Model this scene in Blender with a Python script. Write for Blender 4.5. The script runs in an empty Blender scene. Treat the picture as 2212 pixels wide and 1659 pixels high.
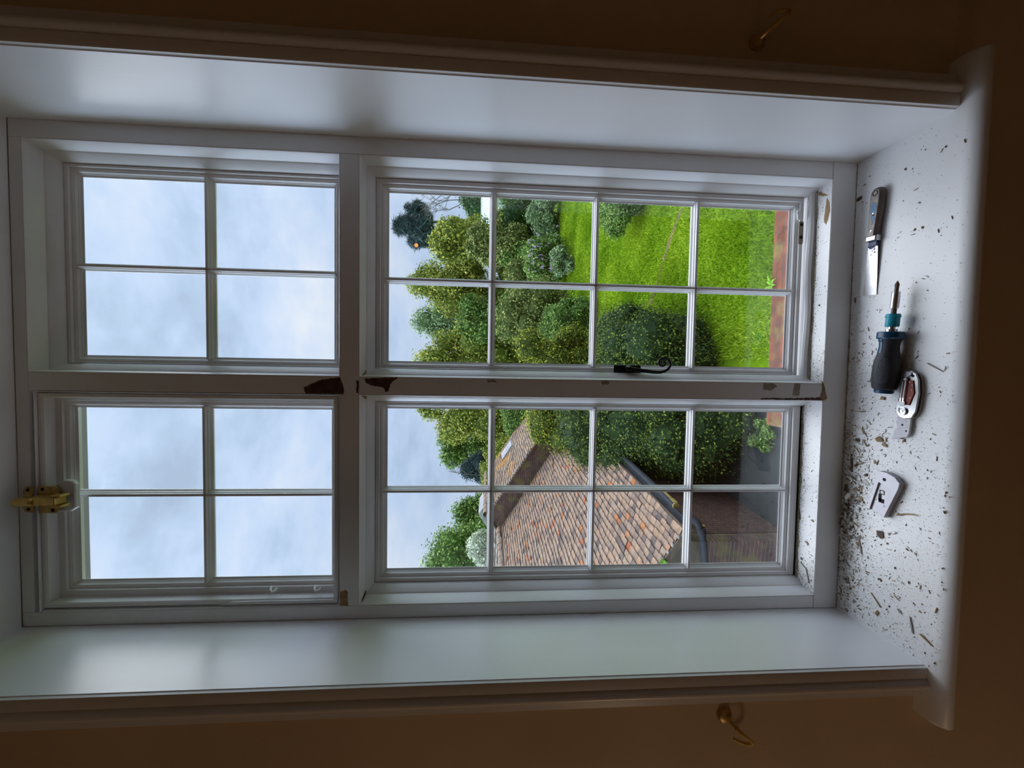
import bpy, math, random
import numpy as np
from mathutils import Vector, Matrix

S = bpy.context.scene
COL = S.collection
random.seed(11)
RNG = np.random.default_rng(7)

# ---------------------------------------------------------------- camera
cam_d = bpy.data.cameras.new('camera')
cam = bpy.data.objects.new('camera', cam_d)
COL.objects.link(cam)
cam_d.sensor_fit = 'HORIZONTAL'
cam_d.sensor_width = 36.0
cam_d.lens = 13.508
cam_d.clip_start = 0.02
cam_d.clip_end = 500
RT = (0.0165, -0.0630, -0.9979)
UP = (0.9992, 0.0375, 0.0142)
FW = (-0.0365, 0.9973, -0.0636)
m = Matrix(((RT[0], UP[0], -FW[0]), (RT[1], UP[1], -FW[1]), (RT[2], UP[2], -FW[2])))
cam.matrix_world = Matrix.Translation((0, -0.90, 1.6)) @ m.to_quaternion().to_matrix().to_4x4()
S.camera = cam

# ---------------------------------------------------------------- exposure
S.view_settings.view_transform = 'Standard'
S.view_settings.look = 'None'
S.view_settings.gamma = 1.0
S.view_settings.use_curve_mapping = False
S.view_settings.exposure = 0.0
S.cycles.use_denoising = True
S.cycles.max_bounces = 10
S.cycles.diffuse_bounces = 6
S.cycles.glossy_bounces = 4
S.cycles.transparent_max_bounces = 16
S.cycles.sample_clamp_indirect = 8.0
S.cycles.caustics_reflective = False
S.cycles.caustics_refractive = False

# ---------------------------------------------------------------- node helpers
class NT:
    def __init__(s, tree):
        s.t = tree; s.n = tree.nodes; s.l = tree.links
    def node(s, typ, ins=None, **props):
        nd = s.n.new(typ)
        for k, v in props.items(): setattr(nd, k, v)
        for k, v in (ins or {}).items():
            if hasattr(v, 'is_output'): s.l.new(v, nd.inputs[k])
            else:
                nd.inputs[k].default_value = v
        return nd
    def link(s, a, b): s.l.new(a, b)
    def ramp(s, fac, stops, interp='LINEAR'):
        r = s.n.new('ShaderNodeValToRGB'); r.color_ramp.interpolation = interp
        el = r.color_ramp.elements
        while len(el) > 1: el.remove(el[-1])
        el[0].position = stops[0][0]; el[0].color = c4(stops[0][1])
        for p, c in stops[1:]:
            e = el.new(p); e.color = c4(c)
        s.l.new(fac, r.inputs['Fac'])
        return r.outputs['Color']
    def mixc(s, fac, a, b, mode='MIX'):
        x = s.n.new('ShaderNodeMix'); x.data_type = 'RGBA'; x.blend_type = mode
        for sock, v in ((x.inputs[0], fac), (x.inputs[6], a), (x.inputs[7], b)):
            if hasattr(v, 'is_output'): s.l.new(v, sock)
            else: sock.default_value = v if isinstance(v, (int, float)) else c4(v)
        return x.outputs[2]
    def noise(s, vec, scale, detail=4, rough=.55, out='Fac'):
        nd = s.node('ShaderNodeTexNoise', {'Scale': scale, 'Detail': detail, 'Roughness': rough})
        if vec is not None: s.l.new(vec, nd.inputs['Vector'])
        return nd.outputs[out]
    def math(s, op, a, b=None):
        nd = s.n.new('ShaderNodeMath'); nd.operation = op
        for i, v in enumerate((a, b)):
            if v is None: continue
            if hasattr(v, 'is_output'): s.l.new(v, nd.inputs[i])
            else: nd.inputs[i].default_value = v
        return nd.outputs[0]
def c4(c):
    return (c[0], c[1], c[2], 1.0)

# ---------------------------------------------------------------- world: bright overcast sky
W = bpy.data.worlds.new('sky'); S.world = W; W.use_nodes = True
w = NT(W.node_tree); w.n.clear()
tc = w.node('ShaderNodeTexCoord')
sep = w.node('ShaderNodeSeparateXYZ'); w.link(tc.outputs['Generated'], sep.inputs[0])
mp = w.node('ShaderNodeMapping'); w.link(tc.outputs['Generated'], mp.inputs[0]); mp.inputs['Scale'].default_value = (1.0, 1.0, 2.2)
mp.inputs['Location'].default_value = (3.1, 0.4, 1.7)
n1 = w.noise(mp.outputs[0], 2.9, 8, .60)
base = w.ramp(n1, [(0.30, (.46, .58, .78)), (.40, (.54, .69, .92)), (.48, (.63, .78, 1.03)), (.56, (.72, .84, 1.05)), (.72, (.92, .97, 1.06))])
low = w.ramp(sep.outputs['Z'], [(0.0, (.84, .84, .86)), (.22, (.90, .91, .93)), (.45, (1.02, 1.02, 1.03)), (.8, (1.06, 1.06, 1.06))])
skyc = w.mixc(1.0, base, low, 'MULTIPLY')
# sky brightest overhead; boost above the view added to light the window board
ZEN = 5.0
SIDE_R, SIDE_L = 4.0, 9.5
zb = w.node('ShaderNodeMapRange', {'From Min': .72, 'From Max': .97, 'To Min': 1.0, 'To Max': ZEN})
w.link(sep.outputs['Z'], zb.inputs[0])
# sky boost at both sides, out of view, added to light the window jambs
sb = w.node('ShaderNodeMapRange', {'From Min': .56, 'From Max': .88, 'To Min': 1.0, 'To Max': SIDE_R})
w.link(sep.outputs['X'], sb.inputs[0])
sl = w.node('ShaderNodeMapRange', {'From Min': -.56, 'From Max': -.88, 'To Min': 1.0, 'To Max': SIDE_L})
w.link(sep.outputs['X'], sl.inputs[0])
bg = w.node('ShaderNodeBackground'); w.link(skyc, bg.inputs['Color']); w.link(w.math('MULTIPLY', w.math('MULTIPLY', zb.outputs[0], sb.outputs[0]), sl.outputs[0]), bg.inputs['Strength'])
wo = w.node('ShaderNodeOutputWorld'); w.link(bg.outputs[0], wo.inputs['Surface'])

# the hidden sun behind the cloud: a very soft high light
sd = bpy.data.lights.new('veiled_sun', 'SUN'); sd.energy = 2.8; sd.angle = math.radians(60); sd.color = (.98, .98, 1.0)
so = bpy.data.objects.new('veiled_sun', sd); COL.objects.link(so)
so.rotation_euler = (math.radians(-42), math.radians(4), 0)   # shines down and towards the house

# light portal over the window opening (sampling aid for the sky light)
pd = bpy.data.lights.new('window_portal', 'AREA'); pd.shape = 'RECTANGLE'; pd.size = 1.15; pd.size_y = 2.0
po = bpy.data.objects.new('window_portal', pd); COL.objects.link(po)
po.location = (-.04, .14, 1.65); po.rotation_euler = (math.radians(-90), 0, 0)
pd.cycles.is_portal = True

# ---------------------------------------------------------------- materials
MAT = {}
def new_mat(name):
    mt = bpy.data.materials.new(name); mt.use_nodes = True
    t = NT(mt.node_tree); t.n.clear()
    out = t.node('ShaderNodeOutputMaterial')
    MAT[name] = mt
    return mt, t, out
def pbr(name, col, rough=.5, metal=0.0, var=0.0, vscale=20, bump=0.0, bscale=60, spec=.5, coat=0.0, stretch=None, coatr=.1):
    mt, t, out = new_mat(name)
    b = t.node('ShaderNodeBsdfPrincipled', {'Roughness': rough, 'Metallic': metal, 'Specular IOR Level': spec, 'Coat Weight': coat, 'Coat Roughness': coatr})
    geo = t.node('ShaderNodeTexCoord')
    vec = geo.outputs['Object']
    if stretch:
        mpn = t.node('ShaderNodeMapping'); t.link(vec, mpn.inputs[0]); mpn.inputs['Scale'].default_value = stretch; vec = mpn.outputs[0]
    if var > 0:
        n = t.noise(vec, vscale, 5)
        lo = tuple(c * (1 - var) for c in col); hi = tuple(min(1, c * (1 + var)) for c in col)
        t.link(t.ramp(n, [(.3, lo), (.7, hi)]), b.inputs['Base Color'])
    else: b.inputs['Base Color'].default_value = c4(col)
    if bump > 0:
        n2 = t.noise(vec, bscale, 4)
        bn = t.node('ShaderNodeBump', {'Strength': 1.0, 'Distance': bump}); t.link(n2, bn.inputs['Height'])
        t.link(bn.outputs[0], b.inputs['Normal'])
    t.link(b.outputs[0], out.inputs['Surface'])
    return mt

pbr('white_paint', (.80, .79, .79), .42, var=.03, vscale=9, bump=.0006, bscale=35, stretch=(1, 1, .25))
pbr('reveal_paint', (.84, .845, .85), .34, var=.02, vscale=6, bump=.0007, bscale=28, stretch=(1, 1, .2), coat=1.0, coatr=.33)
pbr('casing_paint', (.70, .67, .64), .34, var=.03, vscale=6, bump=.0003, bscale=30)
pbr('board_paint', (.86, .86, .875), .42, var=.02, vscale=5, bump=.0004, bscale=40, stretch=(.3, 1, 1), coat=.4, coatr=.4)
pbr('wall_paint', (.62, .47, .31), .85, var=.08, vscale=3, bump=.0008, bscale=50)
pbr('ceiling_paint', (.74, .70, .64), .9)
pbr('floor_board', (.34, .23, .15), .5, var=.3, vscale=6, stretch=(8, .6, 1))
pbr('bare_wood', (.070, .028, .022), .8, var=.5, vscale=60, bump=.0005, bscale=150)
pbr('ochre_wood', (.30, .19, .09), .8, var=.35, vscale=80)
pbr('old_paint_layer', (.33, .29, .22), .7, var=.2, vscale=80)
pbr('grime', (.34, .30, .21), .9, var=.45, vscale=160, bump=.0008, bscale=260)
pbr('gap_dark', (.015, .012, .010), .9)
pbr('black_iron', (.018, .018, .020), .42, metal=.4, bump=.0004, bscale=120)
pbr('brass', (.70, .48, .14), .34, metal=.6, var=.2, vscale=60)
pbr('dark_brass', (.52, .34, .11), .42, metal=.5, var=.3, vscale=80)
pbr('steel', (.62, .62, .64), .25, metal=1.0, var=.1, vscale=40)
pbr('satin_alloy', (.42, .41, .45), .5, metal=.6, var=.05, vscale=60)
pbr('teal_bright', (.01, .30, .42), .35)
pbr('teal_dark', (.004, .055, .13), .3)
pbr('rubber_dark', (.022, .024, .032), .6, bump=.0002, bscale=300)
pbr('print_grey', (.20, .24, .26), .6)
pbr('red_wood', (.20, .028, .014), .35, var=.3, vscale=90)
pbr('handle_brown', (.10, .070, .060), .5, var=.2, vscale=60)
pbr('handle_face', (.34, .29, .26), .5, var=.25, vscale=60)
pbr('blue_paint', (.085, .19, .34), .45, var=.3, vscale=90)
pbr('navy_paint', (.008, .018, .11), .35)
pbr('pale_plastic', (.60, .58, .63), .4, var=.05, vscale=200)
pbr('chip_white', (.66, .64, .60), .6, var=.1, vscale=200)
pbr('chip_tan', (.36, .27, .16), .75, var=.35, vscale=200)
pbr('chip_grey', (.30, .27, .25), .75, var=.25, vscale=200)
pbr('chip_brown', (.11, .065, .045), .8, var=.4, vscale=200)
pbr('grey_metal', (.028, .030, .034), .75, spec=.1, var=.25, vscale=10)
pbr('lichen', (.26, .19, .04), .85)
pbr('shed_board', (.10, .075, .045), .85, var=.5, vscale=6, stretch=(1, 1, 12))
pbr('soffit', (.44, .47, .58), .7, var=.05, vscale=8)
pbr('trunk_bark', (.13, .10, .075), .9, var=.3, vscale=8, bump=.01, bscale=20)
pbr('glasshouse_white', (.80, .83, .85), .4)
pbr('glasshouse_glass', (.55, .64, .68), .15)
pbr('far_roof_grey', (.27, .26, .26), .9, var=.3, vscale=3)
pbr('mortar', (.24, .23, .21), .9, var=.25, vscale=20)
pbr('soil', (.16, .10, .06), .95, var=.4, vscale=4)
pbr('lamp_brass', (.5, .36, .15), .3, metal=1.0)

def attr_mat(name, stops, rough=.7, translucent=0.0, extra=None, spec=.3):
    """colour picked per piece from the mesh attribute 'rnd'"""
    mt, t, out = new_mat(name)
    at = t.node('ShaderNodeAttribute', attribute_name='rnd')
    col = t.ramp(at.outputs['Fac'], stops)
    if extra: col = extra(t, col)
    if translucent > 0:
        d = t.node('ShaderNodeBsdfPrincipled', {'Roughness': rough, 'Specular IOR Level': spec}); t.link(col, d.inputs['Base Color'])
        tr = t.node('ShaderNodeBsdfTranslucent'); t.link(col, tr.inputs['Color'])
        mx = t.node('ShaderNodeMixShader'); mx.inputs[0].default_value = translucent
        t.link(d.outputs[0], mx.inputs[1]); t.link(tr.outputs[0], mx.inputs[2]); t.link(mx.outputs[0], out.inputs['Surface'])
    else:
        d = t.node('ShaderNodeBsdfPrincipled', {'Roughness': rough, 'Specular IOR Level': spec}); t.link(col, d.inputs['Base Color'])
        t.link(d.outputs[0], out.inputs['Surface'])
    return mt
attr_mat('crumbs', [(0, (.09, .06, .04)), (.12, (.24, .17, .10)), (.30, (.40, .33, .24)), (.45, (.58, .55, .48)), (1, (.74, .73, .70))], .8)
LEAFK = 1.0
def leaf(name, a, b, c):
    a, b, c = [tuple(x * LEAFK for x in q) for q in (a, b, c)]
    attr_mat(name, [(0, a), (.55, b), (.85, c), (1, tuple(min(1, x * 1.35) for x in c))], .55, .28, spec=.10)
leaf('leaf_yellow', (.08, .12, .022), (.25, .30, .05), (.50, .48, .09))
leaf('leaf_mid', (.045, .10, .02), (.13, .23, .045), (.30, .40, .10))
leaf('leaf_bright', (.10, .26, .02), (.20, .44, .03), (.32, .55, .06))
leaf('leaf_dark', (.016, .042, .012), (.045, .095, .030), (.12, .19, .055))
leaf('leaf_blue', (.018, .034, .034), (.035, .062, .060), (.07, .11, .10))
leaf('leaf_sage', (.09, .15, .06), (.19, .28, .12), (.36, .45, .22))
leaf('leaf_olive', (.06, .09, .022), (.17, .21, .055), (.36, .38, .11))
leaf('leaf_cream', (.26, .32, .20), (.46, .50, .36), (.70, .70, .55))
leaf('leaf_pyracantha', (.012, .028, .008), (.036, .070, .018), (.18, .23, .030))
leaf('leaf_goldtip', (.045, .075, .014), (.12, .16, .022), (.40, .40, .04))
leaf('petal_lilac', (.36, .22, .38), (.48, .34, .50), (.60, .48, .62))
leaf('blade_green', (.11, .215, .005), (.21, .355, .008), (.36, .46, .030))
leaf('twig', (.12, .11, .10), (.16, .15, .14), (.2, .19, .18))

def tile_extra(orange):
    def f(t, col):
        geo = t.node('ShaderNodeTexCoord')
        n = t.noise(geo.outputs['Object'], 1.1, 4)
        fac = t.ramp(n, [(.52, (0, 0, 0)), (.64, (1, 1, 1))])
        a = t.mixc(t.math('MULTIPLY', fac, orange), col, (.40, .20, .045))
        n2 = t.noise(geo.outputs['Object'], 17, 6, .68)
        return t.mixc(.55, a, t.ramp(n2, [(.30, (.30, .27, .25)), (.5, (.95, .92, .88)), (.7, (1.45, 1.38, 1.30))]), 'MULTIPLY')
    return f
TS = [(0, (.085, .062, .055)), (.12, (.145, .100, .080)), (.30, (.205, .138, .098)), (.60, (.245, .168, .118)), (.935, (.27, .168, .106)), (.97, (.32, .125, .045)), (1, (.26, .070, .028))]
attr_mat('roof_tile', TS, .85, extra=tile_extra(0.0))
attr_mat('roof_tile_lichen', TS[:4] + [(1, (.27, .19, .12))], .85, extra=tile_extra(.85))
attr_mat('moss_tile', [(0, (.06, .045, .035)), (.5, (.12, .10, .07)), (1, (.26, .24, .20))], .95)

def brick_mat(name, c1, c2, mort, scale=4.4, rot=(0, 0, 0), moss=0.0, ms=.018):
    mt, t, out = new_mat(name)
    tcn = t.node('ShaderNodeTexCoord'); mpn = t.node('ShaderNodeMapping'); t.link(tcn.outputs['Object'], mpn.inputs[0])
    mpn.inputs['Rotation'].default_value = rot
    br = t.node('ShaderNodeTexBrick', {'Scale': scale, 'Mortar Size': ms, 'Color1': c4(c1), 'Color2': c4(c2), 'Mortar': c4(mort), 'Row Height': .28, 'Brick Width': .95})
    t.link(mpn.outputs[0], br.inputs['Vector'])
    n = t.noise(tcn.outputs['Object'], 9, 6)
    col = t.mixc(.7, br.outputs['Color'], t.ramp(n, [(.3, (.45, .42, .40)), (.7, (1.4, 1.35, 1.3))]), 'MULTIPLY')
    if moss > 0:
        n3 = t.noise(tcn.outputs['Object'], 3.5, 5)
        col = t.mixc(t.ramp(n3, [(.5, (0, 0, 0)), (.62, (moss, moss, moss))]), col, (.16, .15, .03))
    b = t.node('ShaderNodeBsdfPrincipled', {'Roughness': .9}); t.link(col, b.inputs['Base Color'])
    bn = t.node('ShaderNodeBump', {'Strength': .8, 'Distance': .008}); t.link(t.math('SUBTRACT', n, br.outputs['Fac']), bn.inputs['Height'])
    t.link(bn.outputs[0], b.inputs['Normal']); t.link(b.outputs[0], out.inputs['Surface'])
    return mt
brick_mat('brick_orange', (.20, .046, .014), (.095, .028, .013), (.10, .050, .022), 4.6, moss=.8, ms=.03)
brick_mat('brick_dark', (.085, .035, .022), (.060, .028, .020), (.16, .11, .08), 4.6, (math.radians(90), 0, math.radians(90)))
brick_mat('brick_gable', (.12, .060, .045), (.075, .042, .035), (.20, .17, .13), 4.6, (math.radians(90), 0, 0), moss=.5)
brick_mat('facade_brick', (.30, .14, .09), (.24, .12, .08), (.30, .26, .22), 4.6, (math.radians(90), 0, 0))
pbr('paving_grey', (.020, .023, .022), .85, var=.35, vscale=5, bump=.004, bscale=12)

def lawn_mat():
    mt, t, out = new_mat('lawn')
    tcn = t.node('ShaderNodeTexCoord')
    n1 = t.noise(tcn.outputs['Object'], .45, 5); n2 = t.noise(tcn.outputs['Object'], 9, 6, .7)
    a = t.ramp(n1, [(.34, (.095, .19, .003)), (.5, (.145, .245, .004)), (.64, (.21, .30, .006))])
    col = t.mixc(.8, a, t.ramp(n2, [(.28, (.45, .52, .45)), (.5, (.95, .95, .95)), (.72, (1.35, 1.25, 1.3))]), 'MULTIPLY')
    b = t.node('ShaderNodeBsdfPrincipled', {'Roughness': .9, 'Specular IOR Level': .1}); t.link(col, b.inputs['Base Color'])
    bn = t.node('ShaderNodeBump', {'Strength': 1, 'Distance': .04}); t.link(n2, bn.inputs['Height']); t.link(bn.outputs[0], b.inputs['Normal'])
    t.link(b.outputs[0], out.inputs['Surface'])
lawn_mat()

def glass_mat():
    mt, t, out = new_mat('window_glass')
    tr = t.node('ShaderNodeBsdfTransparent', {'Color': (.975, .985, .98, 1)})
    gl = t.node('ShaderNodeBsdfGlossy', {'Roughness': .0, 'Color': (1, 1, 1, 1)})
    lw = t.node('ShaderNodeLayerWeight', {'Blend': .5})
    fr = t.math('ADD', t.math('MULTIPLY', t.math('POWER', lw.outputs['Facing'], 5.0), .95), .042)   # Schlick
    tcn = t.node('ShaderNodeTexCoord'); n = t.noise(tcn.outputs['Object'], 5, 2)
    bn = t.node('ShaderNodeBump', {'Strength': .12, 'Distance': .004}); t.link(n, bn.inputs['Height']); t.link(bn.outputs[0], gl.inputs['Normal'])
    mx = t.node('ShaderNodeMixShader'); t.link(fr, mx.inputs[0]); t.link(tr.outputs[0], mx.inputs[1]); t.link(gl.outputs[0], mx.inputs[2])
    t.link(mx.outputs[0], out.inputs['Surface'])
glass_mat()
def emit(name, col, s):
    mt, t, out = new_mat(name)
    e = t.node('ShaderNodeEmission', {'Color': c4(col), 'Strength': s}); t.link(e.outputs[0], out.inputs['Surface'])
emit('bulb_glow', (1.0, .33, .05), 15)
emit('lamp_shade_glow', (1.0, .74, .52), 6.2)

# ---------------------------------------------------------------- mesh helpers
class MB:
    def __init__(s): s.v = []; s.f = []; s.r = []
    def add(s, verts, faces, rnd=None):
        o = len(s.v); s.v += [tuple(p) for p in verts]; s.f += [tuple(i + o for i in f) for f in faces]
        s.r += [0.5 if rnd is None else rnd] * len(verts)
        return s
    def box(s, x0, x1, y0, y1, z0, z1, rnd=None):
        v = [(x0, y0, z0), (x1, y0, z0), (x1, y1, z0), (x0, y1, z0), (x0, y0, z1), (x1, y0, z1), (x1, y1, z1), (x0, y1, z1)]
        return s.add(v, [(0, 3, 2, 1), (4, 5, 6, 7), (0, 1, 5, 4), (1, 2, 6, 5), (2, 3, 7, 6), (3, 0, 4, 7)], rnd)
    def grid(s, rows, closed_u=False, closed_v=False, cap=False, rnd=None):
        """rows: list of equally long lists of points"""
        n, mm = len(rows), len(rows[0]); v = [p for r in rows for p in r]; f = []
        for i in range(n if closed_v else n - 1):
            for j in range(mm if closed_u else mm - 1):
                a = i * mm + j; b = i * mm + (j + 1) % mm; c = ((i + 1) % n) * mm + (j + 1) % mm; d = ((i + 1) % n) * mm + j
                f.append((a, b, c, d))
        if cap:
            f.append(tuple(range(mm))[::-1]); f.append(tuple((n - 1) * mm + j for j in range(mm)))
        return s.add(v, f, rnd)
    def ring(s, rects_y, closed=True):
        """rects_y: list of ((x0,x1,z0,z1), y): a mitred frame swept round four sides"""
        rows = []
        for (x0, x1, z0, z1), y in rects_y:
            rows.append([(x0, y, z0), (x1, y, z0), (x1, y, z1), (x0, y, z1)])
        return s.grid(rows, closed_u=True, closed_v=closed)
    def tube(s, pts, rad, seg=10, cap=True, rnd=None):
        pts = [Vector(p) for p in pts]; n = len(pts)
        rad = rad if isinstance(rad, (list, tuple)) else [rad] * n
        rows = []; up = Vector((0, 0, 1)); prev = None
        for i, p in enumerate(pts):
            t = (pts[min(i + 1, n - 1)] - pts[max(i - 1, 0)]).normalized()
            if prev is None:
                a = t.cross(up if abs(t.z) < .9 else Vector((1, 0, 0))).normalized()
            else: a = (prev - t * prev.dot(t)).normalized()
            prev = a; b = t.cross(a)
            rows.append([p + (a * math.cos(k * 2 * math.pi / seg) + b * math.sin(k * 2 * math.pi / seg)) * rad[i] for k in range(seg)])
        return s.grid(rows, closed_u=True, cap=cap, rnd=rnd)
    def lathe(s, prof, origin, axis, seg=24, cap=True):
        ax = Vector(axis).normalized(); a = ax.cross(Vector((0, 0, 1)) if abs(ax.z) < .9 else Vector((1, 0, 0))).normalized(); b = ax.cross(a)
        o = Vector(origin)
        rows = [[o + ax * d + (a * math.cos(k * 2 * math.pi / seg) + b * math.sin(k * 2 * math.pi / seg)) * max(r, 1e-5) for k in range(seg)] for d, r in prof]
        return s.grid(rows, closed_u=True, cap=cap)
    def slab(s, outline, z0, z1, bev=0.0):
        """plan outline (x,y) counter-clockwise, extruded z0..z1 with chamfered rims"""
        def off(d):
            n = len(outline); res = []
            for i in range(n):
                p0, p1, p2 = Vector(outline[i - 1]), Vector(outline[i]), Vector(outline[(i + 1) % n])
                e1 = (p1 - p0).normalized(); e2 = (p2 - p1).normalized()
                nn = Vector((-(e1.y + e2.y), e1.x + e2.x)); 
                if nn.length < 1e-6: nn = Vector((-e1.y, e1.x))
                nn.normalize(); c = max(.35, nn.dot(Vector((-e1.y, e1.x))))
                res.append(p1 + nn * (d / c))
            return res
        if bev > 0: rows = [[(p.x, p.y, z) for p in off(d)] for d, z in ((bev, z0), (0, z0 + bev), (0, z1 - bev), (bev, z1))]
        else: rows = [[(p[0], p[1], z) for p in outline] for z in (z0, z1)]
        return s.grid(rows, closed_u=True, cap=True)
    def xform(s, M, start=0):
        for i in range(start, len(s.v)): s.v[i] = tuple(M @ Vector(s.v[i]))
        return s
    def build(s, name, mat, parent=None, smooth=False, bevel=0.0, angle=35):
        me = bpy.data.meshes.new(name); me.from_pydata(s.v, [], s.f); me.update()
        at = me.attributes.new('rnd', 'FLOAT', 'POINT'); at.data.foreach_set('value', np.array(s.r, dtype=np.float32))
        return finish(me, name, mat, parent, smooth, bevel, angle)
def finish(me, name, mat, parent=None, smooth=False, bevel=0.0, angle=35):
    for mm in (mat if isinstance(mat, (list, tuple)) else [mat]): me.materials.append(MAT[mm])
    o = bpy.data.objects.new(name, me); COL.objects.link(o)
    if parent: o.parent = parent
    import bmesh
    bm = bmesh.new(); bm.from_mesh(me); bmesh.ops.recalc_face_normals(bm, faces=bm.faces); bm.to_mesh(me); bm.free()
    if smooth:
        me.polygons.foreach_set('use_smooth', [True] * len(me.polygons))
        try: me.set_sharp_from_angle(angle=math.radians(angle))
        except Exception: pass
    if bevel > 0:
        md = o.modifiers.new('bevel', 'BEVEL'); md.width = bevel; md.segments = 2; md.limit_method = 'ANGLE'
    return o
def tag(o, label=None, cat=None, group=None, kind=None):
    if label: o['label'] = label
    if cat: o['category'] = cat
    if group: o['group'] = group
    if kind: o['kind'] = kind
    return o
def empty(name, loc, rot=(0, 0, 0)):
    o = bpy.data.objects.new(name, None); COL.objects.link(o); o.location = loc; o.rotation_euler = rot
    o.empty_display_size = .05
    return o
def thing(name, label, cat, loc=(0, 0, 0), rot=(0, 0, 0), group=None):
    return tag(empty(name, loc, rot), label, cat, group)
def struct(name, label, loc=(0, 0, 0)):
    o = empty(name, loc); o['kind'] = 'structure'; o['label'] = label; o['category'] = name.split('_')[0]
    return o

# ================================================================= THE ROOM
XL, XR = -.5895, .5165          # frame outer edges
ZS, ZO = .7092, 2.6245          # window board top, head soffit
YW, YC = -.182, -.203           # wall face, casing face
b = MB()
for x0, x1, z0, z1 in ((-3.4, XL - .034, -3.2, 3.3), (XR + .014, 3.4, -3.2, 3.3), (XL - .034, XR + .014, -3.2, ZS - .03), (XL - .034, XR + .014, ZO + .012, 3.3)):
    b.box(x0, x1, YW, .03, z0, z1)
tag(b.build('wall_front', 'wall_paint'), 'tan painted room wall round the window', 'wall', kind='structure')
b = MB()
for x0, x1, z0, z1 in ((-3.4, XL - .002, -3.2, 3.3), (XR + .002, 3.4, -3.2, 3.3), (XL - .002, XR + .002, -3.2, ZS - .03), (XL - .002, XR + .002, ZO + .012, 3.3)):
    b.box(x0, x1, .03, .12, z0, z1)
tag(b.build('wall_outside', 'facade_brick'), 'brick outer face of the house round the window', 'wall', kind='structure')
for nm, (x0, x1, y0, y1, z0, z1), mt in (
        ('wall_left', (-2.6, -2.5, -4.0, YW, 0, 2.9), 'wall_paint'), ('wall_right', (2.5, 2.6, -4.0, YW, 0, 2.9), 'wall_paint'),
        ('wall_back', (-2.6, 2.6, -4.1, -4.0, 0, 2.9), 'wall_paint'), ('floor', (-2.6, 2.6, -4.1, YW, -.1, 0), 'floor_board'),
        ('ceiling', (-2.6, 2.6, -4.1, YW, 2.9, 3.0), 'ceiling_paint')):
    tag(MB().box(x0, x1, y0, y1, z0, z1).build(nm, mt), 'room ' + nm.replace('_', ' '), nm.split('_')[0], kind='structure')

# jamb linings (the left one leans outward towards the room at its foot)
def lining(name, label, pairs):
    b = MB(); rows = []
    for (xb, y, xt) in pairs:
        rows.append([(xb + (xt - xb) * i / 24, y, ZS + (ZO - ZS) * i / 24) for i in range(25)])
    b.grid(rows, closed_v=True); b.f.append(tuple(i * 25 for i in range(len(pairs)))); b.f.append(tuple(i * 25 + 24 for i in range(len(pairs))))
    tag(b.build(name, 'reveal_paint'), label, 'trim', kind='structure')
lining('trim_1', 'white painted lining of the deep right window reveal', [(XR, .002, XR), (XR - .0003, -.05, XR), (XR - .0006, -.10, XR + .0005), (XR - .0012, -.15, XR + .0015),
       (XR - .0022, -.197, XR + .003), (XR + .0015, -.1985, XR + .006), (XR + .012, -.1985, XR + .012), (XR + .012, .002, XR + .012)])
lining('trim_2', 'white painted lining of the deep left window reveal', [(XL, .002, XL), (XL + .0015, -.05, XL + .0015), (XL + .003, -.10, XL + .003), (XL + .0048, -.15, XL + .0048),
       (XL + .0065, -.197, XL + .0065), (XL + .0030, -.1985, XL + .0030), (XL - .034, -.1985, XL - .034), (XL - .034, .002, XL - .034)])
tag(MB().box(XL - .012, XR + .012, -.1985, -.0005, ZO, ZO + .012).build('trim_3', 'reveal_paint'), 'white painted soffit at the head of the window reveal', 'trim', kind='structure')

# casings: flat, torus bead, fillet, flat
PROF = [(0.0, 0.0), (.0008, .0215), (.0025, .0225), (.022, .0225), (.0235, .0205), (.025, .0215), (.028, .0255), (.032, .0280), (.0365, .0285), (.041, .0265),
        (.0445, .0225), (.0455, .0185), (.047, .0180), (.0475, .0155), (.063, .0150), (.0648, .0130), (.065, 0.0)]
def casing(name, label, x_top, x_bot, sgn):
    b = MB(); rows = []
    for o, d in PROF:
        rows.append([(x_bot + sgn * o, YW - d, ZS + .0005), (x_top + sgn * o, YW - d, ZO + .06)])
    b.grid(rows); b.f.append(tuple(range(0, len(b.v), 2))); b.f.append(tuple(range(1, len(b.v), 2))[::-1])
    return tag(b.build(name, 'casing_paint', smooth=True, angle=40), label, 'trim', kind='structure')
casing('trim_4', 'moulded casing board with a round bead right of the reveal', XR + .0045, XR - .0005, 1)
casing('trim_5', 'moulded casing board with a round bead left of the reveal', XL + .0055, XL + .0055, -1)
b = MB(); rows = []
for o, d in PROF: rows.append([(XL - .05, YW - d, ZO + .004 + o), (XR + .05, YW - d, ZO + .004 + o)])
b.grid(rows)
tag(b.build('trim_6', 'casing_paint', smooth=True, angle=40), 'moulded casing board over the window reveal', 'trim', kind='structure')

# window board with rounded nose and horns past the casings
b = MB()
pr = [(.004, ZS), (-.212, ZS), (-.222, ZS - .0012), (-.230, ZS - .0045), (-.2355, ZS - .0095), (-.2375, ZS - .0155), (-.2350, ZS - .0225), (-.2285, ZS - .0280), (-.218, ZS - .0300), (.004, ZS - .030)]
b.grid([[(XL - .030, y, z), (XR + .012, y, z)] for y, z in pr], closed_v=True)
for xa, xb, xc in ((XL - .030, XL - .092, XL - .100), (XR + .012, XR + .086, XR + .094)):
    hp = [(YW + .001, ZS)] + pr[1:-1] + [(YW + .001, ZS - .030)]
    rows = [[(x, YW + (y - YW) * k, z) for y, z in hp] for x, k in ((xa, 1), (xb, 1), ((xb + xc) / 2, .96), (xc, .80))]
    b.grid(rows, closed_u=True, cap=True)
tag(b.build('trim_7', 'board_paint', smooth=True, angle=40), 'white window board with a rounded nose, littered with paint scrapings', 'trim', kind='structure')


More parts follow.
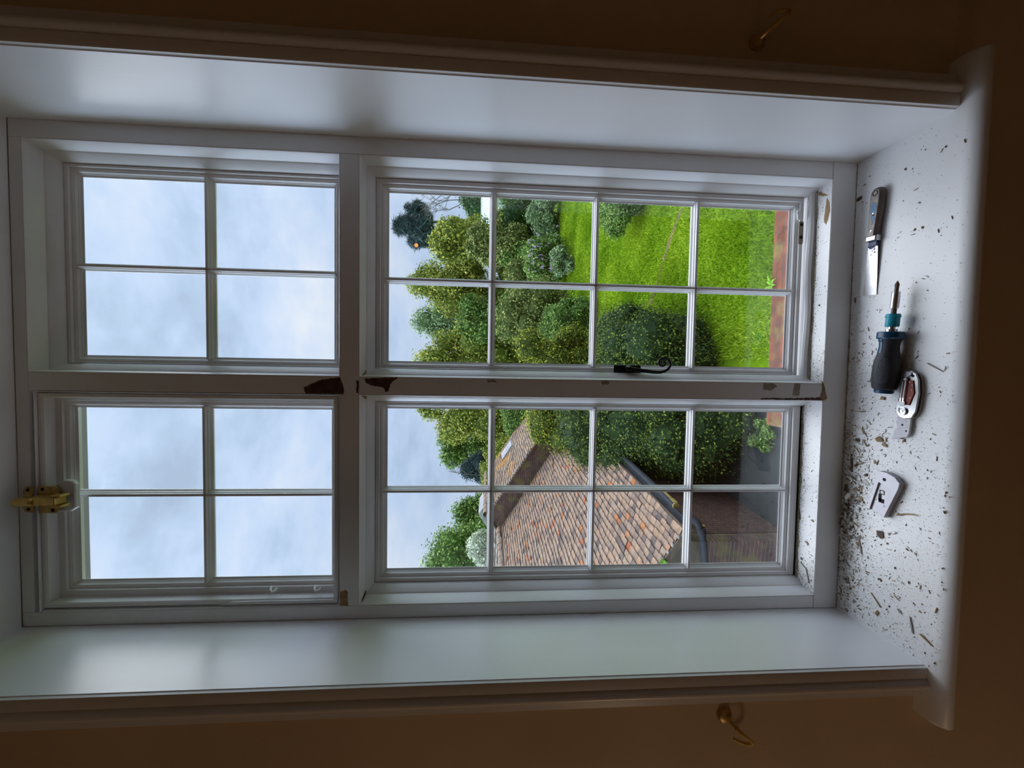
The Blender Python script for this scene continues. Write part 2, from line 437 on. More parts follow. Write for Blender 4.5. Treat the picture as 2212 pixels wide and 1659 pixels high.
# ================================================================= WINDOW FRAME
Z1, Z2, ZB, ZT = 1.9365, 1.895, .7697, 2.5985
XR1, XM1, XM2, XL1 = .4778, -.022, -.0620, -.5575
win = struct('window_1', 'white painted timber window frame of four lights with mullion and transom')
P = lambda nm, bb, mt='white_paint', bev=.0014, par=win, lab=None, **k: tag(bb.build(nm, mt, par, bevel=bev, **k), lab)
D = .108
P('frame_jamb', MB().box(XR1, XR, 0, D, ZS + .0615, ZO - .001))
P('frame_jamb', MB().box(XL + .001, XL1, 0, D, ZS + .0615, ZO - .001))
P('frame_head', MB().box(XL1 + .0002, XR1 - .0002, 0, D, ZT, ZO - .001))
P('frame_sill', MB().box(XL + .001, XR, -.0008, D - .006, ZS - .03, ZS + .0605))
P('transom', MB().box(XL1 + .0002, XR1 - .0002, .0004, D, Z2, Z1))
P('mullion', MB().box(XM2, XM1, .0008, D, ZB + .0004, Z2 - .0002))
P('mullion', MB().box(XM2, XM1, .0008, D, Z1 + .0002, ZT - .0002))
OP = {'UR': (XM1, XR1, Z1, ZT), 'UL': (XL1, XM2 - .001, Z1, 2.589), 'LR': (XM1, XR1, ZB, Z2), 'LL': (XL1, XM2, ZB, Z2)}
def inset(r, l, rr=None, bo=None, to=None):
    rr = l if rr is None else rr; bo = l if bo is None else bo; to = l if to is None else to
    return (r[0] + l, r[1] - rr, r[2] + bo, r[3] - to)
def reveal(r, bottom):
    q = [(0, .0012), (.0016, .0004), (.0030, .0030), (.0052, .037), (.0075, .0385), (.0085, .0395), (.0185, .0540), (.0200, .0610), (.0200, .098), (0, .098)]
    b = MB()
    b.ring([(inset(r, o, o, o * bottom + (.0002 if not bottom else 0), o), y) for o, y in q])
    return b
for k in ('UR', 'LR', 'LL'):
    P('reveal_moulding', reveal(OP[k], 1 if k == 'UR' else 0), bev=0, smooth=True, angle=30)
P('reveal_moulding', MB().ring([(inset(OP['UL'], o), y) for o, y in ((0, .001), (.0012, .0004), (.0022, .003), (.0022, .098), (0, .098))]), bev=0)
# inner sill boards of the two lower lights (bright ledges)
for k in ('LR', 'LL'):
    r = OP[k]; P('frame_ledge', MB().box(r[0] + .0004, r[1] - .0004, .0006, .10, ZB - .004, ZB + .0006), bev=0)

# ---- lights (sashes)
def sash(num, label, outer, glass, yf, bars_x, bars_z, extra=None):
    """yf = front face depth; glass sits 18 mm behind it"""
    t = struct('window_%d' % num, label)
    yg = yf + .018
    b = MB()
    gs = [(.0170, .0006), (.0160, .0050), (.0115, .0058), (.0108, .0068), (.0085, .0075), (.0062, .0125), (.0050, .0132), (.0042, .0150), (0.0, .0175)]
    rr = []
    if extra:
        for o, y in extra: rr.append((inset(outer, o), y))
    else:
        rr += [(outer, yf + .002), (inset(outer, .0018), yf)]
    for o, y in gs: rr.append((inset(glass, -o), yf + y))
    rr += [(glass, yg + .0006), (inset(glass, -.0175), yg + .0165), (outer, yg + .0200)]
    b.ring(rr); b.build('sash_frame', 'white_paint', t, smooth=True, angle=22)
    hw = .0088
    def bar(axis, c):
        pr = [(-hw, .0180), (-.0058, .0132), (-.0050, .0075), (-.0036, .0062), (-.0030, .0008), (-.0018, 0), (.0018, 0), (.0030, .0008), (.0036, .0062), (.0050, .0075), (.0058, .0132), (hw, .0180), (hw, .0215), (.0030, .033), (-.0030, .033), (-hw, .0215)]
        bb = MB(); rows = []
        for e in (0, 1):
            if axis == 'z':
                zz = (glass[2] - .006, glass[3] + .006)[e]; rows.append([(c + o, yf + .001 + y, zz) for o, y in pr])
            else:
                xx = (glass[0] - .006, glass[1] + .006)[e]; rows.append([(xx, yf + .001 + y, c + o) for o, y in pr])
        bb.grid(rows, closed_u=True, cap=True); bb.build('glazing_bar', 'white_paint', t, smooth=True, angle=22)
    for c in bars_x: bar('z', c)
    for c in bars_z: bar('x', c)
    xs = [glass[0]] + [v for c in bars_x for v in (c, c)] + [glass[1]]
    zs = [glass[2]] + [v for c in bars_z for v in (c, c)] + [glass[3]]
    for i in range(0, len(xs), 2):
        for j in range(0, len(zs), 2):
            x0, x1, z0, z1 = xs[i] - (.003 if i == 0 else -.0012), xs[i + 1] + (.003 if i + 2 == len(xs) else -.0012), zs[j] - (.003 if j == 0 else -.0012), zs[j + 1] + (.003 if j + 2 == len(zs) else -.0012)
            MB().box(x0, x1, yg + .0005, yg + .0035, z0, z1).build('glass_pane', 'window_glass', t)
    return t
w_ur = sash(2, 'fixed upper right light of four panes set deep in the frame', inset(OP['UR'], .0203), (.0187, .4345, 1.979, 2.5525), .0615, [.2265], [2.2675])
w_ul = sash(3, 'upper left opening light of four panes set almost flush, brass catch at its top', (-.5515, -.0675, 1.9435, 2.5865), (-.5080, -.1027, 1.9725, 2.5440), .029, [-.3042], [2.2560],
            extra=[(.0, .0075), (.0015, .006), (.0075, .006), (.0105, .0085), (.0112, .028), (.0125, .0292)])
w_lr = sash(4, 'lower right casement of eight panes with a black curled fastener', (OP['LR'][0] + .0203, OP['LR'][1] - .0203, ZB + .018, Z2 - .0203), (.0175, .4300, .8150, 1.8475), .0615, [.2170], [1.0700, 1.3305, 1.5920])
w_ll = sash(5, 'lower left casement of eight panes looking over the tiled roof', (OP['LL'][0] + .0203, OP['LL'][1] - .0203, ZB + .0035, Z2 - .0203), (-.5105, -.1015, .8090, 1.8490), .0615, [-.3080], [1.0630, 1.3235, 1.5875])

# loose bead below the lower right casement
bp = [(x, .052 + .0012 * math.sin(x * 31), ZB + .0085 + .0012 * math.sin(x * 23 + 1)) for x in np.linspace(XM1 + .004, XR1 - .004, 30)]
MB().tube(bp, .0082, 10).build('draught_bead', 'white_paint', w_lr, smooth=True)
# dark gaps
MB().box(XL1 + .021, XM2 - .021, .0605, .064, ZB + .0006, ZB + .0040).build('shadow_gap', 'gap_dark', w_ll)

# ---- flaked paint patches (raised 0.3 mm)
def patch(parent, pts, y, mat, name='bare_wood_patch', th=.0004, rough=.0010, plane='xz', seed=0, label=None):
    rr = random.Random(seed); out = []
    n = len(pts)
    for i in range(n):
        p, q = pts[i], pts[(i + 1) % n]
        k = max(1, int(math.dist(p, q) / .0035))
        for j in range(k):
            t = j / k; out.append((p[0] + (q[0] - p[0]) * t + rr.uniform(-1, 1) * rough, p[1] + (q[1] - p[1]) * t + rr.uniform(-1, 1) * rough))
    bb = MB()
    if plane == 'xz': rows = [[(a, yy, c) for a, c in out] for yy in (y, y - th)]
    elif plane == 'xy': rows = [[(a, c, zz) for a, c in out] for zz in (y, y + th)]
    else: rows = [[(xx, a, c) for a, c in out] for xx in (y, y + th)]
    bb.grid(rows, closed_u=True, cap=True)
    o = bb.build(name, mat, parent)
    if label: o['label'] = label
    return o
patch(win, [(-.0235, 1.936), (-.030, 1.9818), (-.0486, 2.0166), (-.0610, 2.0126), (-.0616, 1.9716), (-.0618, 1.9285), (-.052, 1.9275), (-.040, 1.930)], .0007, 'bare_wood', seed=1)
patch(win, [(-.0300, 1.8993), (-.0310, 1.8945), (-.0590, 1.8952), (-.0575, 1.9000)], .0003, 'bare_wood', seed=2, rough=.0006)
patch(win, [(-.0256, 1.8829), (-.0222, 1.8057), (-.0353, 1.8214), (-.0535, 1.8286), (-.0568, 1.8339), (-.0462, 1.8381), (-.0402, 1.8683), (-.034, 1.878)], .0007, 'bare_wood', seed=3)
patch(win, [(-.5227, 1.9362), (-.5196, 1.925), (-.524, 1.919), (-.5575, 1.9180), (-.5570, 1.9364)], .0003, 'ochre_wood', seed=4)
patch(win, [(-.0134, .7765), (-.021, .7700), (-.058, .7605), (-.0625, .7680), (-.0560, .7760), (-.040, .7715), (-.028, .7722)], -.0009, 'ochre_wood', seed=5, rough=.0008)
patch(win, [(-.0560, .7770), (-.0618, .7720), (-.0620, .9300), (-.0590, .9300), (-.0585, .860), (-.0570, .800)], .0007, 'bare_wood', seed=6)
patch(win, [(-.0235, 1.60), (-.030, 1.60), (-.0295, 1.578), (-.0235, 1.582)], .0007, 'old_paint_layer', seed=8)
patch(win, [(-.0225, 1.330), (-.032, 1.326), (-.030, 1.310), (-.0225, 1.312)], .0007, 'old_paint_layer', seed=9)
patch(win, [(-.0225, .925), (-.038, .925), (-.041, .905), (-.030, .890), (-.0225, .898)], .0007, 'old_paint_layer', seed=10)
patch(win, [(-.0225, .845), (-.050, .848), (-.052, .832), (-.0225, .830)], .0007, 'old_paint_layer', seed=12)
patch(win, [(.372, .012), (.404, .003), (.424, .006), (.436, .014), (.400, .019), (.380, .020)], ZB + .0006, 'ochre_wood', plane='xy', seed=13, label='brown bare patch on the ledge')
patch(win, [(.4420, .010), (.4500, .020), (.4640, .038), (.4570, .040), (.4460, .028)], ZB + .0006, 'ochre_wood', plane='xy', seed=14)
# grime and old layers along the back of the ledges
for k, y1 in (('LR', .044), ('LL', .061)):
    r = OP[k]; rg = random.Random(61 if k == 'LR' else 62); n = 44; top = []; x_ = np.linspace(r[0] + .002, r[1] - .002, n); hh = 6
    for i in range(n): 
        hh = .6 * hh + .4 * rg.uniform(1, 15 if k == 'LL' else 10); top.append((x_[i], y1 - .001 * hh))
    bb = MB(); bb.grid([[(x, y, ZB + .0007), (x, y1, ZB + .0007), (x, y1, ZB + .0011), (x, y, ZB + .0009)] for x, y in top], closed_u=True, cap=True)
    bb.build('grime', 'grime', win)
bb = MB(); rg = random.Random(63); rows = []
for x in np.linspace(XL + .004, XR - .004, 90):
    q = (.0022 if x < .1 else .0010) * rg.uniform(.3, 1.6); rows.append([(x, -.0012, ZS + .0001), (x, -.0012 - q, ZS + .0001), (x, -.0012 - q * .6, ZS + .0006), (x, -.0012, ZS + .0010 + q * .5)])
tag(bb.grid(rows, closed_u=True, cap=True).build('grime', 'grime', win))
# splits at the inner mitres of the transom
for pts, z, sd in (([(-.0246, .004), (-.031, .030), (-.041, .055), (-.036, .054), (-.028, .030)], None, 1),):
    pass
for x0, sg, sd in ((XM1, 1, 21), (XL1, 1, 22), (XM2, -1, 23)):
    pts = [(x0 + sg * .0005, .002), (x0 + sg * .008, .020), (x0 + sg * .016, .040), (x0 + sg * .019, .055), (x0 + sg * .013, .052), (x0 + sg * .006, .032)]
    patch(win, pts if sg > 0 else pts[::-1], Z2 - .0052, 'ochre_wood' if sd != 22 else 'bare_wood', plane='xy', seed=sd, th=-.0015, rough=.0007)
# stay mortice on the lower right casement rail: stripped patch, two screw holes, torn paint
MB().box(.3420, .3960, .0606, .0616, .7885, .8010).build('stripped_patch', 'old_paint_layer', w_lr)
for xx in (.3885, .3560): MB().lathe([(0, .0042), (.0008, .0042)], (xx, .0600, .7945), (0, 1, 0), 14).build('screw_hole', 'gap_dark', w_lr)
patch(w_lr, [(.3975, .7930), (.4020, .8060), (.4230, .8090), (.4230, .7960), (.4100, .7900)], .0610, 'white_paint', 'torn_paint', th=.0016, seed=31)
patch(w_lr, [(.3385, .7900), (.3420, .7900), (.3420, .8010), (.3385, .8010)], .0607, 'ochre_wood', 'torn_paint', th=.0005, seed=32, rough=.0003)
# repaired foot of the upper left light's hanging stile and the two painted hooks
patch(w_ul, [(-.5508, 1.9445), (-.5440, 1.9445), (-.5440, 2.178), (-.5508, 2.205)], .0058, 'white_paint', 'repair_splice', th=.0022, seed=33, rough=.0001, label='spliced-in strip at the foot of the stile')
for zz in (2.098, 1.998):
    pts = [(-.5225, .028, zz + .006), (-.5255, .018, zz + .004), (-.5285, .014, zz), (-.5290, .018, zz - .006), (-.5255, .024, zz - .009)]
    MB().tube(pts, [.0022, .0024, .0026, .0024, .0018], 8).build('painted_hook', 'white_paint', w_ul, smooth=True)

# ---- black monkey-tail fastener on the lower right casement
lt = empty('casement_fastener', (0, 0, 0)); lt.parent = w_lr
lt['label'] = 'black iron fastener with a curled tail'
b = MB().slab([(1.2107, -.0028), (1.2800, -.0034), (1.2800, .0166), (1.2107, .0170)], 0, .0035, .0008)
b.xform(Matrix(((0, 1, 0, 0), (0, 0, -1, .0610), (1, 0, 0, 0), (0, 0, 0, 1))))
b.lathe([(0, .0030), (.0012, .0026)], (.0066, .0576, 1.268), (0, -1, 0), 14)
b.build('plate', 'black_iron', lt)
b = MB(); b.lathe([(0, .0092), (.006, .0090), (.0100, .0070), (.0140, .0062), (.0165, .0045), (.0170, .001)], (.0080, .0590, 1.2440), (0, -1, 0), 20)
b.build('pivot', 'black_iron', lt, smooth=True)
pts = [(.0078, .050, 1.252), (.0070, .048, 1.240), (.0052, .046, 1.225), (.0034, .045, 1.210), (.0016, .044, 1.194), (.0002, .043, 1.178), (.0003, .042, 1.166), (.0030, .042, 1.156), (.0076, .042, 1.148),
       (.0135, .042, 1.1432), (.0205, .042, 1.1410), (.0275, .042, 1.1432), (.0335, .042, 1.1485), (.0362, .042, 1.1560), (.0350, .042, 1.1640), (.0300, .042, 1.1698), (.0235, .042, 1.1708), (.0180, .042, 1.1672),
       (.0165, .042, 1.1612), (.0185, .042, 1.1560), (.0232, .042, 1.1545), (.0262, .042, 1.1578), (.0255, .042, 1.1605)]
rd = [.0058, .0062, .0056, .0050, .0046, .0042, .0038, .0036, .0034, .0032, .0031, .0030, .0029, .0028, .0027, .0026, .0025, .0025, .0024, .0024, .0026, .0032, .0028]
# thicken smoothly with a cubic resample
def smooth_path(pts, k=3):
    P_ = [Vector(p) for p in pts]; out = []
    for i in range(len(P_) - 1):
        p0, p1, p2, p3 = P_[max(i - 1, 0)], P_[i], P_[i + 1], P_[min(i + 2, len(P_) - 1)]
        for j in range(k):
            t = j / k; out.append(.5 * ((2 * p1) + (p2 - p0) * t + (2 * p0 - 5 * p1 + 4 * p2 - p3) * t * t + (3 * p1 - p0 - 3 * p2 + p3) * t ** 3))
    out.append(P_[-1]); return out
def smooth_rad(r, k=3):
    o = []
    for i in range(len(r) - 1):
        for j in range(k): o.append(r[i] + (r[i + 1] - r[i]) * j / k)
    o.append(r[-1]); return o
MB().tube(smooth_path(pts), smooth_rad(rd), 12).build('curled_lever', 'black_iron', lt, smooth=True)

# ---- brass fanlight catch on the upper left light
ct = empty('fanlight_catch', (0, 0, 0)); ct.parent = w_ul; ct['label'] = 'brass catch at the head'
b = MB().slab([(-.3300, 2.5900), (-.2730, 2.5900), (-.2730, 2.6060), (-.2800, 2.6110), (-.3240, 2.6110), (-.3300, 2.6060)], 0, .0035, .0008)
b.xform(Matrix(((1, 0, 0, 0), (0, 0, -1, -.0004), (0, 1, 0, 0), (0, 0, 0, 1)))).build('keeper_plate', 'dark_brass', ct)
b = MB().slab([(-.3340, 2.5500), (-.3280, 2.5440), (-.2800, 2.5440), (-.2740, 2.5500), (-.2740, 2.5850), (-.3340, 2.5850)], 0, .0035, .0008)
b.xform(Matrix(((1, 0, 0, 0), (0, 0, -1, .0050), (0, 1, 0, 0), (0, 0, 0, 1)))).build('base_plate', 'dark_brass', ct)
b = MB().box(-.3090, -.2920, -.024, .0015, 2.5250, 2.5840); b.build('catch_body', 'brass', ct, bevel=.003)
for xx in (-.3120, -.2895): MB().box(xx - .0022, xx + .0022, -.020, .000, 2.5180, 2.5400).build('catch_lug', 'brass', ct, bevel=.001)
MB().lathe([(0, .0062), (.003, .0085), (.020, .0085), (.026, .0100), (.034, .0100), (.038, .0060)], (-.3010, -.022, 2.5700), (0, 0, 1), 20).build('bolt_knob', 'brass', ct, smooth=True)
for xx, zz, yy in ((-.2800, 2.6000, -.0040), (-.3230, 2.6000, -.0040), (-.2800, 2.5760, .0014), (-.3270, 2.5560, .0014)):
    MB().lathe([(0, .0036), (.0006, .0036)], (xx, yy, zz), (0, -1, 0), 12).build('screw_hole', 'gap_dark', ct)
b = MB().slab([(-.3330, 2.5290), (-.3240, 2.5160), (-.2720, 2.5160), (-.2640, 2.5220), (-.2620, 2.5400), (-.2740, 2.5620), (-.3330, 2.5620)], 0, .012, .002)
b.xform(Matrix(((1, 0, 0, 0), (0, 0, -1, .0200), (0, 1, 0, 0), (0, 0, 0, 1)))).build('packing_block', 'white_paint', w_ul)

# ================================================================= HOOKS ON THE WALL
def tieback(x, z, sg, label):
    t = thing('tieback_hook', label, 'hook', (x, YW, z))
    MB().lathe([(0, .0150), (.002, .0152), (.0035, .0135), (.0050, .0138), (.008, .0120), (.0100, .0060), (.0115, .0040), (.0115, .0)], (0, 0, 0), (0, -1, 0), 28).build('rosette', 'dark_brass', t, smooth=True, angle=25)
    pts = [(0, -.008, 0), (sg * .004, -.018, -.006), (sg * .012, -.026, -.016), (sg * .022, -.030, -.030), (sg * .031, -.029, -.040), (sg * .040, -.024, -.042), (sg * .0445, -.019, -.036), (sg * .0425, -.016, -.024), (sg * .0365, -.015, -.012)]
    MB().tube(smooth_path(pts), smooth_rad([.0036, .0034, .0040, .0032, .0030, .0032, .0030, .0026, .0022]), 10).build('hook', 'brass', t, smooth=True)
    MB().lathe([(0, .003), (.0015, .0052), (.003, .0052), (.0045, .003)], (sg * .007, -.0215, -.0100), (sg * .5, -.3, -.6), 14).build('collar', 'brass', t, smooth=True)
tieback(.6240, 1.1030, 1, 'small brass curtain tieback hook on the wall right of the window')
tieback(-.6840, 1.1170, -1, 'small brass curtain tieback hook on the wall left of the window')

# lamps of the room behind the camera
t = thing('pendant_lamp', 'warm bare bulb hanging on a cord in the room behind the viewer', 'lamp', (.96, -2.0, 2.9))
MB().lathe([(0, .0), (.0015, .006), (.006, .0115), (.013, .0140), (.021, .0120), (.026, .0070)], (0, 0, -.750), (0, 0, 1), 20).build('bulb', 'bulb_glow', t, smooth=True)
MB().lathe([(0, .016), (.05, .016), (.055, .006)], (0, 0, -.724), (0, 0, 1), 16).build('lamp_holder', 'lamp_brass', t)
MB().tube([(0, 0, -.66), (0, 0, -.01)], .003, 8).build('cord', 'gap_dark', t)
MB().lathe([(0, .05), (.02, .045), (.03, .01)], (0, 0, 0), (0, 0, -1), 20).build('ceiling_rose', 'ceiling_paint', t)
t = thing('table_lamp', 'warm shaded lamp on a stand by the left wall of the room', 'lamp', (-1.75, -.85, 0))
MB().lathe([(0, .15), (.02, .15), (.03, .02), (.92, .015)], (0, 0, 0), (0, 0, 1), 20).build('stand', 'lamp_brass', t)
MB().lathe([(0, .15), (.22, .09)], (0, 0, .92), (0, 0, 1), 24, cap=False).build('lamp_shade', 'lamp_shade_glow', t)
#PART2
# ================================================================= THINGS ON THE WINDOW BOARD
def local(loc, ang, tilt=0.0, roll=0.0):
    return Matrix.Translation(loc) @ Matrix.Rotation(ang, 4, 'Z') @ Matrix.Rotation(tilt, 4, 'Y') @ Matrix.Rotation(roll, 4, 'X')

# ---- putty knife (origin at the handle end, +x towards the blade)
ang = math.atan2(.0175, -.2385)
t = thing('putty_knife', 'putty knife with a brown handle smeared blue, lying along the back of the window board', 'knife', (.4275, -.0655, ZS), (0, 0, ang))
def sym(half):  # half outline list (x, w) -> ccw polygon
    return [(x, -w_) for x, w_ in half] + [(x, w_) for x, w_ in half[::-1]]
hd = [(.0, .004), (.0015, .0085), (.006, .0120), (.012, .0140), (.030, .0142), (.060, .0130), (.090, .0112), (.108, .0106)]
MB().slab(sym(hd), .0010, .0170, .0040).build('handle', 'handle_brown', t)
hf = [(.005, .0045), (.010, .0080), (.030, .0086), (.060, .0078), (.090, .0066), (.107, .0062)]
f = MB().slab(sym(hf), .0170, .0174, .0001); f.build('handle_face', 'handle_face', t)
def blot(name, cx, cy, rx, ry, z, mat, seed, par, th=.0003):
    rr = random.Random(seed); pts = []
    for k in range(18):
        a = k * 2 * math.pi / 18; q = 1 + rr.uniform(-.25, .2); pts.append((cx + rx * q * math.cos(a), cy + ry * q * math.sin(a)))
    return MB().slab(pts, z, z + th).build(name, mat, par)
blot('blue_smear', .047, .000, .016, .0068, .0174, 'blue_paint', 1, t)
blot('blue_smear', .070, .001, .010, .0050, .0174, 'blue_paint', 2, t)
blot('cream_smear', .076, -.002, .006, .0035, .0176, 'old_paint_layer', 3, t)
blot('white_smear', .096, .000, .0045, .0028, .0175, 'chip_white', 4, t)
for xx in (.056, .094): MB().lathe([(0, .0026), (.0006, .0024), (.001, .0008)], (xx, 0, .0172), (0, 0, 1), 12).build('rivet', 'steel', t)
b = MB(); rows = []
for k in range(24):
    a = k * 2 * math.pi / 24; rows.append([((.0125 + (r_) * math.cos(a)), r_ * math.sin(a), z) for r_, z in ((.0068, .0168), (.0062, .0182), (.0048, .0182), (.0044, .0150))])
b.grid(rows, closed_v=True); b.build('hanging_eyelet', 'grey_metal', t, smooth=True)
MB().lathe([(0, .0046), (.0002, .0046)], (.0125, 0, .0171), (0, 0, 1), 20).build('eyelet_hole', 'gap_dark', t)
MB().slab(sym([(.106, .0120), (.118, .0118)]), .0015, .0160, .0018).build('ferrule', 'steel', t)
MB().slab(sym([(.118, .0105), (.123, .0095), (.130, .0112)]), .0040, .0100, .0010).build('painted_neck', 'navy_paint', t)
b = MB(); rows = []
for x, wd, z in ((.124, .0100, .0072), (.132, .0112, .0064), (.150, .0122, .0054), (.200, .0146, .0026), (.2385, .0162, .0008), (.2395, .0160, .0007)):
    rows.append([(x, -wd, z), (x, wd, z), (x, wd, z + .0011), (x, -wd, z + .0011)])
b.grid(rows, closed_u=True, cap=True); b.build('blade', 'steel', t)
for k, (cx, cy, rx, ry) in enumerate(((.136, .004, .0035, .0018), (.139, -.001, .0025, .0010), (.143, .005, .002, .0030), (.146, -.003, .0040, .0010), (.155, .008, .0055, .0010), (.148, .009, .0018, .0016), (.128, -.002, .006, .008))):
    o = blot('paint_spot', cx, cy, rx, ry, .0077 - (cx - .128) * .075, 'navy_paint', 40 + k, t, .0004)

# ---- multi-bit screwdriver (origin at butt on the board, +x towards the tip)
ang = math.atan2(-.0165, .2316)
RH = .0240
t = thing('screwdriver', 'stubby dark screwdriver with teal collars and an interchangeable bit', 'screwdriver', (-.0290, -.1125, ZS), (0, 0, ang))
def at(prof, name, mat, z=RH, smooth=True):
    return MB().lathe(prof, (0, 0, z), (1, 0, 0), 36).build(name, mat, t, smooth=smooth)
at([(-.0085, .0), (-.0085, .0150), (-.0060, .0165), (.000, .0165), (.001, .014)], 'end_cap', 'teal_dark')
GP = [(0, .0), (0, .0180), (.002, .0205), (.010, .0222), (.030, .0236), (.050, .0232), (.065, .0212), (.080, .0178), (.092, .0163), (.102, .0170), (.110, .0195), (.1115, .0)]
at(GP, 'grip', 'rubber_dark')
def rad_at(x):
    for (a, ra), (b_, rb) in zip(GP[1:], GP[2:]):
        if a <= x <= b_: return ra + (rb - ra) * (x - a) / max(1e-6, b_ - a)
    return .02
def pad(name, mat, x0, x1, a0, a1, lift, oval=True, nx=22, na=12):
    rows = []
    for i in range(nx + 1):
        u = i / nx; x = x0 + (x1 - x0) * u
        half = math.sqrt(max(0, 1 - (2 * u - 1) ** 2)) ** .7 if oval else 1
        row = []
        for j in range(na + 1):
            a = (a0 + a1) / 2 + (a1 - a0) / 2 * half * (2 * j / na - 1)
            r_ = rad_at(x) + lift * (1 if 0 < j < na and 0 < i < nx else -.3)
            row.append((x, r_ * math.cos(a), RH + r_ * math.sin(a)))
        rows.append(row)
    b = MB().grid(rows); return b.build(name, mat, t, smooth=True, angle=60)
pbr('grip_dimples', (.030, .030, .042), .5, bump=.0016, bscale=520)
pad('dimpled_grip_pad', 'grip_dimples', .012, .070, 1.45, 2.65, .0009)
pad('teal_inlay', 'teal_dark', .078, .110, .75, 1.65, .0006, oval=False)
for k, (xa, aa) in enumerate(((.036, .98), (.0385, .92), (.036, .86), (.0335, .90))):
    pad('grip_emblem', 'print_grey', xa, xa + .0022, aa, aa + .07, .0009, oval=False, nx=2, na=2)
at([(.1095, 0), (.1095, .0215), (.112, .0232), (.1235, .0226), (.1250, .0205), (.1250, .0)], 'collar', 'teal_dark')
at([(.124, .0098), (.1305, .0098), (.1310, .0060), (.137, .0060)], 'steel_neck', 'steel')
at([(.1355, .0), (.1355, .0108), (.1370, .0118), (.1540, .0116), (.1560, .0128), (.1600, .0124), (.1630, .0112), (.1635, .0)], 'bit_sleeve', 'teal_bright')
at([(.160, .0045), (.176, .0045)], 'shaft', 'handle_brown')
at([(.1745, .0), (.1745, .0064), (.1765, .0072), (.2080, .0072), (.2100, .0062), (.2105, .0)], 'bit_holder', 'steel')
b = MB().lathe([(.209, .0036), (.2190, .0036), (.2230, .0042), (.2260, .0038), (.2325, .0006)], (0, 0, RH), (1, 0, 0), 6); b.build('bit', 'chip_brown', t)

# ---- folding utility knife
t = thing('folding_knife', 'open folding utility knife with red scales touching the screwdriver', 'knife', (0, 0, ZS))
body = [(.0110, -.1440), (-.0018, -.1392), (-.0316, -.1337), (-.0600, -.1288), (-.0760, -.1290), (-.0860, -.1350), (-.0895, -.1450), (-.0860, -.1600), (-.0720, -.1670), (-.0341, -.1715), (-.0060, -.1690), (.0060, -.1640), (.0125, -.1540)]
body = body if sum((a[0] * b_[1] - b_[0] * a[1]) for a, b_ in zip(body, body[1:] + body[:1])) > 0 else body[::-1]
MB().slab(body, .0005, .0042, .0008).build('lower_liner', 'satin_alloy', t)
ins = [(x * .965 - .001, -.1505 + (y + .1505) * .93) for x, y in body]
MB().slab(ins, .0042, .0090, .0005).build('frame_core', 'gap_dark', t)
MB().slab(body, .0090, .0122, .0010).build('upper_liner', 'steel', t)
scale_ = [(-.006, -.1445), (-.0316, -.1375), (-.058, -.1325), (-.060, -.1560), (-.0341, -.1640), (-.008, -.1610)]
scale_ = scale_ if sum((a[0] * b_[1] - b_[0] * a[1]) for a, b_ in zip(scale_, scale_[1:] + scale_[:1])) > 0 else scale_[::-1]
MB().slab(scale_, .0120, .0142, .0006).build('scale', 'red_wood', t)
MB().slab([(.0100, -.1475), (.0075, -.1430), (.0000, -.1420), (-.0040, -.1470), (.0000, -.1500), (.0045, -.1560), (.0085, -.1560)][::-1], .0121, .0140, .0006).build('lanyard_end', 'satin_alloy', t)
MB().slab([(.0035, -.1500), (.0068, -.1560), (.0015, -.1620), (-.0020, -.1590)][::-1], .0122, .0126).build('lanyard_hole', 'gap_dark', t)
for off_, wd in ((-.0026, .0013), (.0026, .0013)):
    b = MB(); rows = []
    for x, z in ((-.004, .0150), (-.010, .0172), (-.045, .0168), (-.055, .0160)):
        yc = -.1478 + (x + .004) * -.10 + off_
        rows.append([(x, yc - wd, z), (x, yc + wd, z), (x, yc + wd, z + .001), (x, yc - wd, z + .001)])
    b.grid(rows, closed_u=True, cap=True).build('belt_clip', 'steel', t)
MB().box(-.060, -.053, -.1500, -.1345, .0142, .0175).build('clip_foot', 'steel', t, bevel=.0006)
for xx, yy in ((-.0060, -.1478), (-.0575, -.1425)): MB().lathe([(0, .0042), (.002, .0042), (.003, .003)], (xx, yy, .0142), (0, 0, 1), 18).build('clip_screw', 'satin_alloy', t)
b = MB().lathe([(0, .0088), (.0030, .0086), (.0036, .0070), (.0036, .0058), (.0024, .0056), (.0024, .0024), (.0034, .0022), (.0034, .0)], (-.0735, -.1430, .0122), (0, 0, 1), 28); b.build('pivot_disc', 'steel', t, smooth=True, angle=30)
for xx, yy in ((-.012, -.1545), (-.022, -.1415), (-.028, -.1590), (-.044, -.1570), (-.050, -.1385), (-.036, -.1400), (-.018, -.1600)):
    MB().lathe([(0, .0012), (.0006, .001)], (xx, yy, .0142), (0, 0, 1), 8).build('pin', 'steel', t)
bh = [(-.0780, -.1300), (-.0790, -.1540), (-.0885, -.1560), (-.1180, -.1540), (-.1275, -.1500), (-.1300, -.1430), (-.1378, -.1193), (-.1130, -.1262), (-.1105, -.1300), (-.0990, -.1270)]
bh = bh if sum((a[0] * b_[1] - b_[0] * a[1]) for a, b_ in zip(bh, bh[1:] + bh[:1])) > 0 else bh[::-1]
MB().slab(bh, .0042, .0086, .0007).build('blade_carrier', 'pale_plastic', t)
for xx, yy, rr_ in ((-.1150, -.1480, .0019), (-.1030, -.1400, .0022), (-.0950, -.1470, .0006), (-.1070, -.1500, .0006), (-.1190, -.1340, .0005)):
    MB().lathe([(0, rr_), (.0003, rr_ * .8)], (xx, yy, .0086), (0, 0, 1), 14).build('carrier_dimple', 'grey_metal', t)
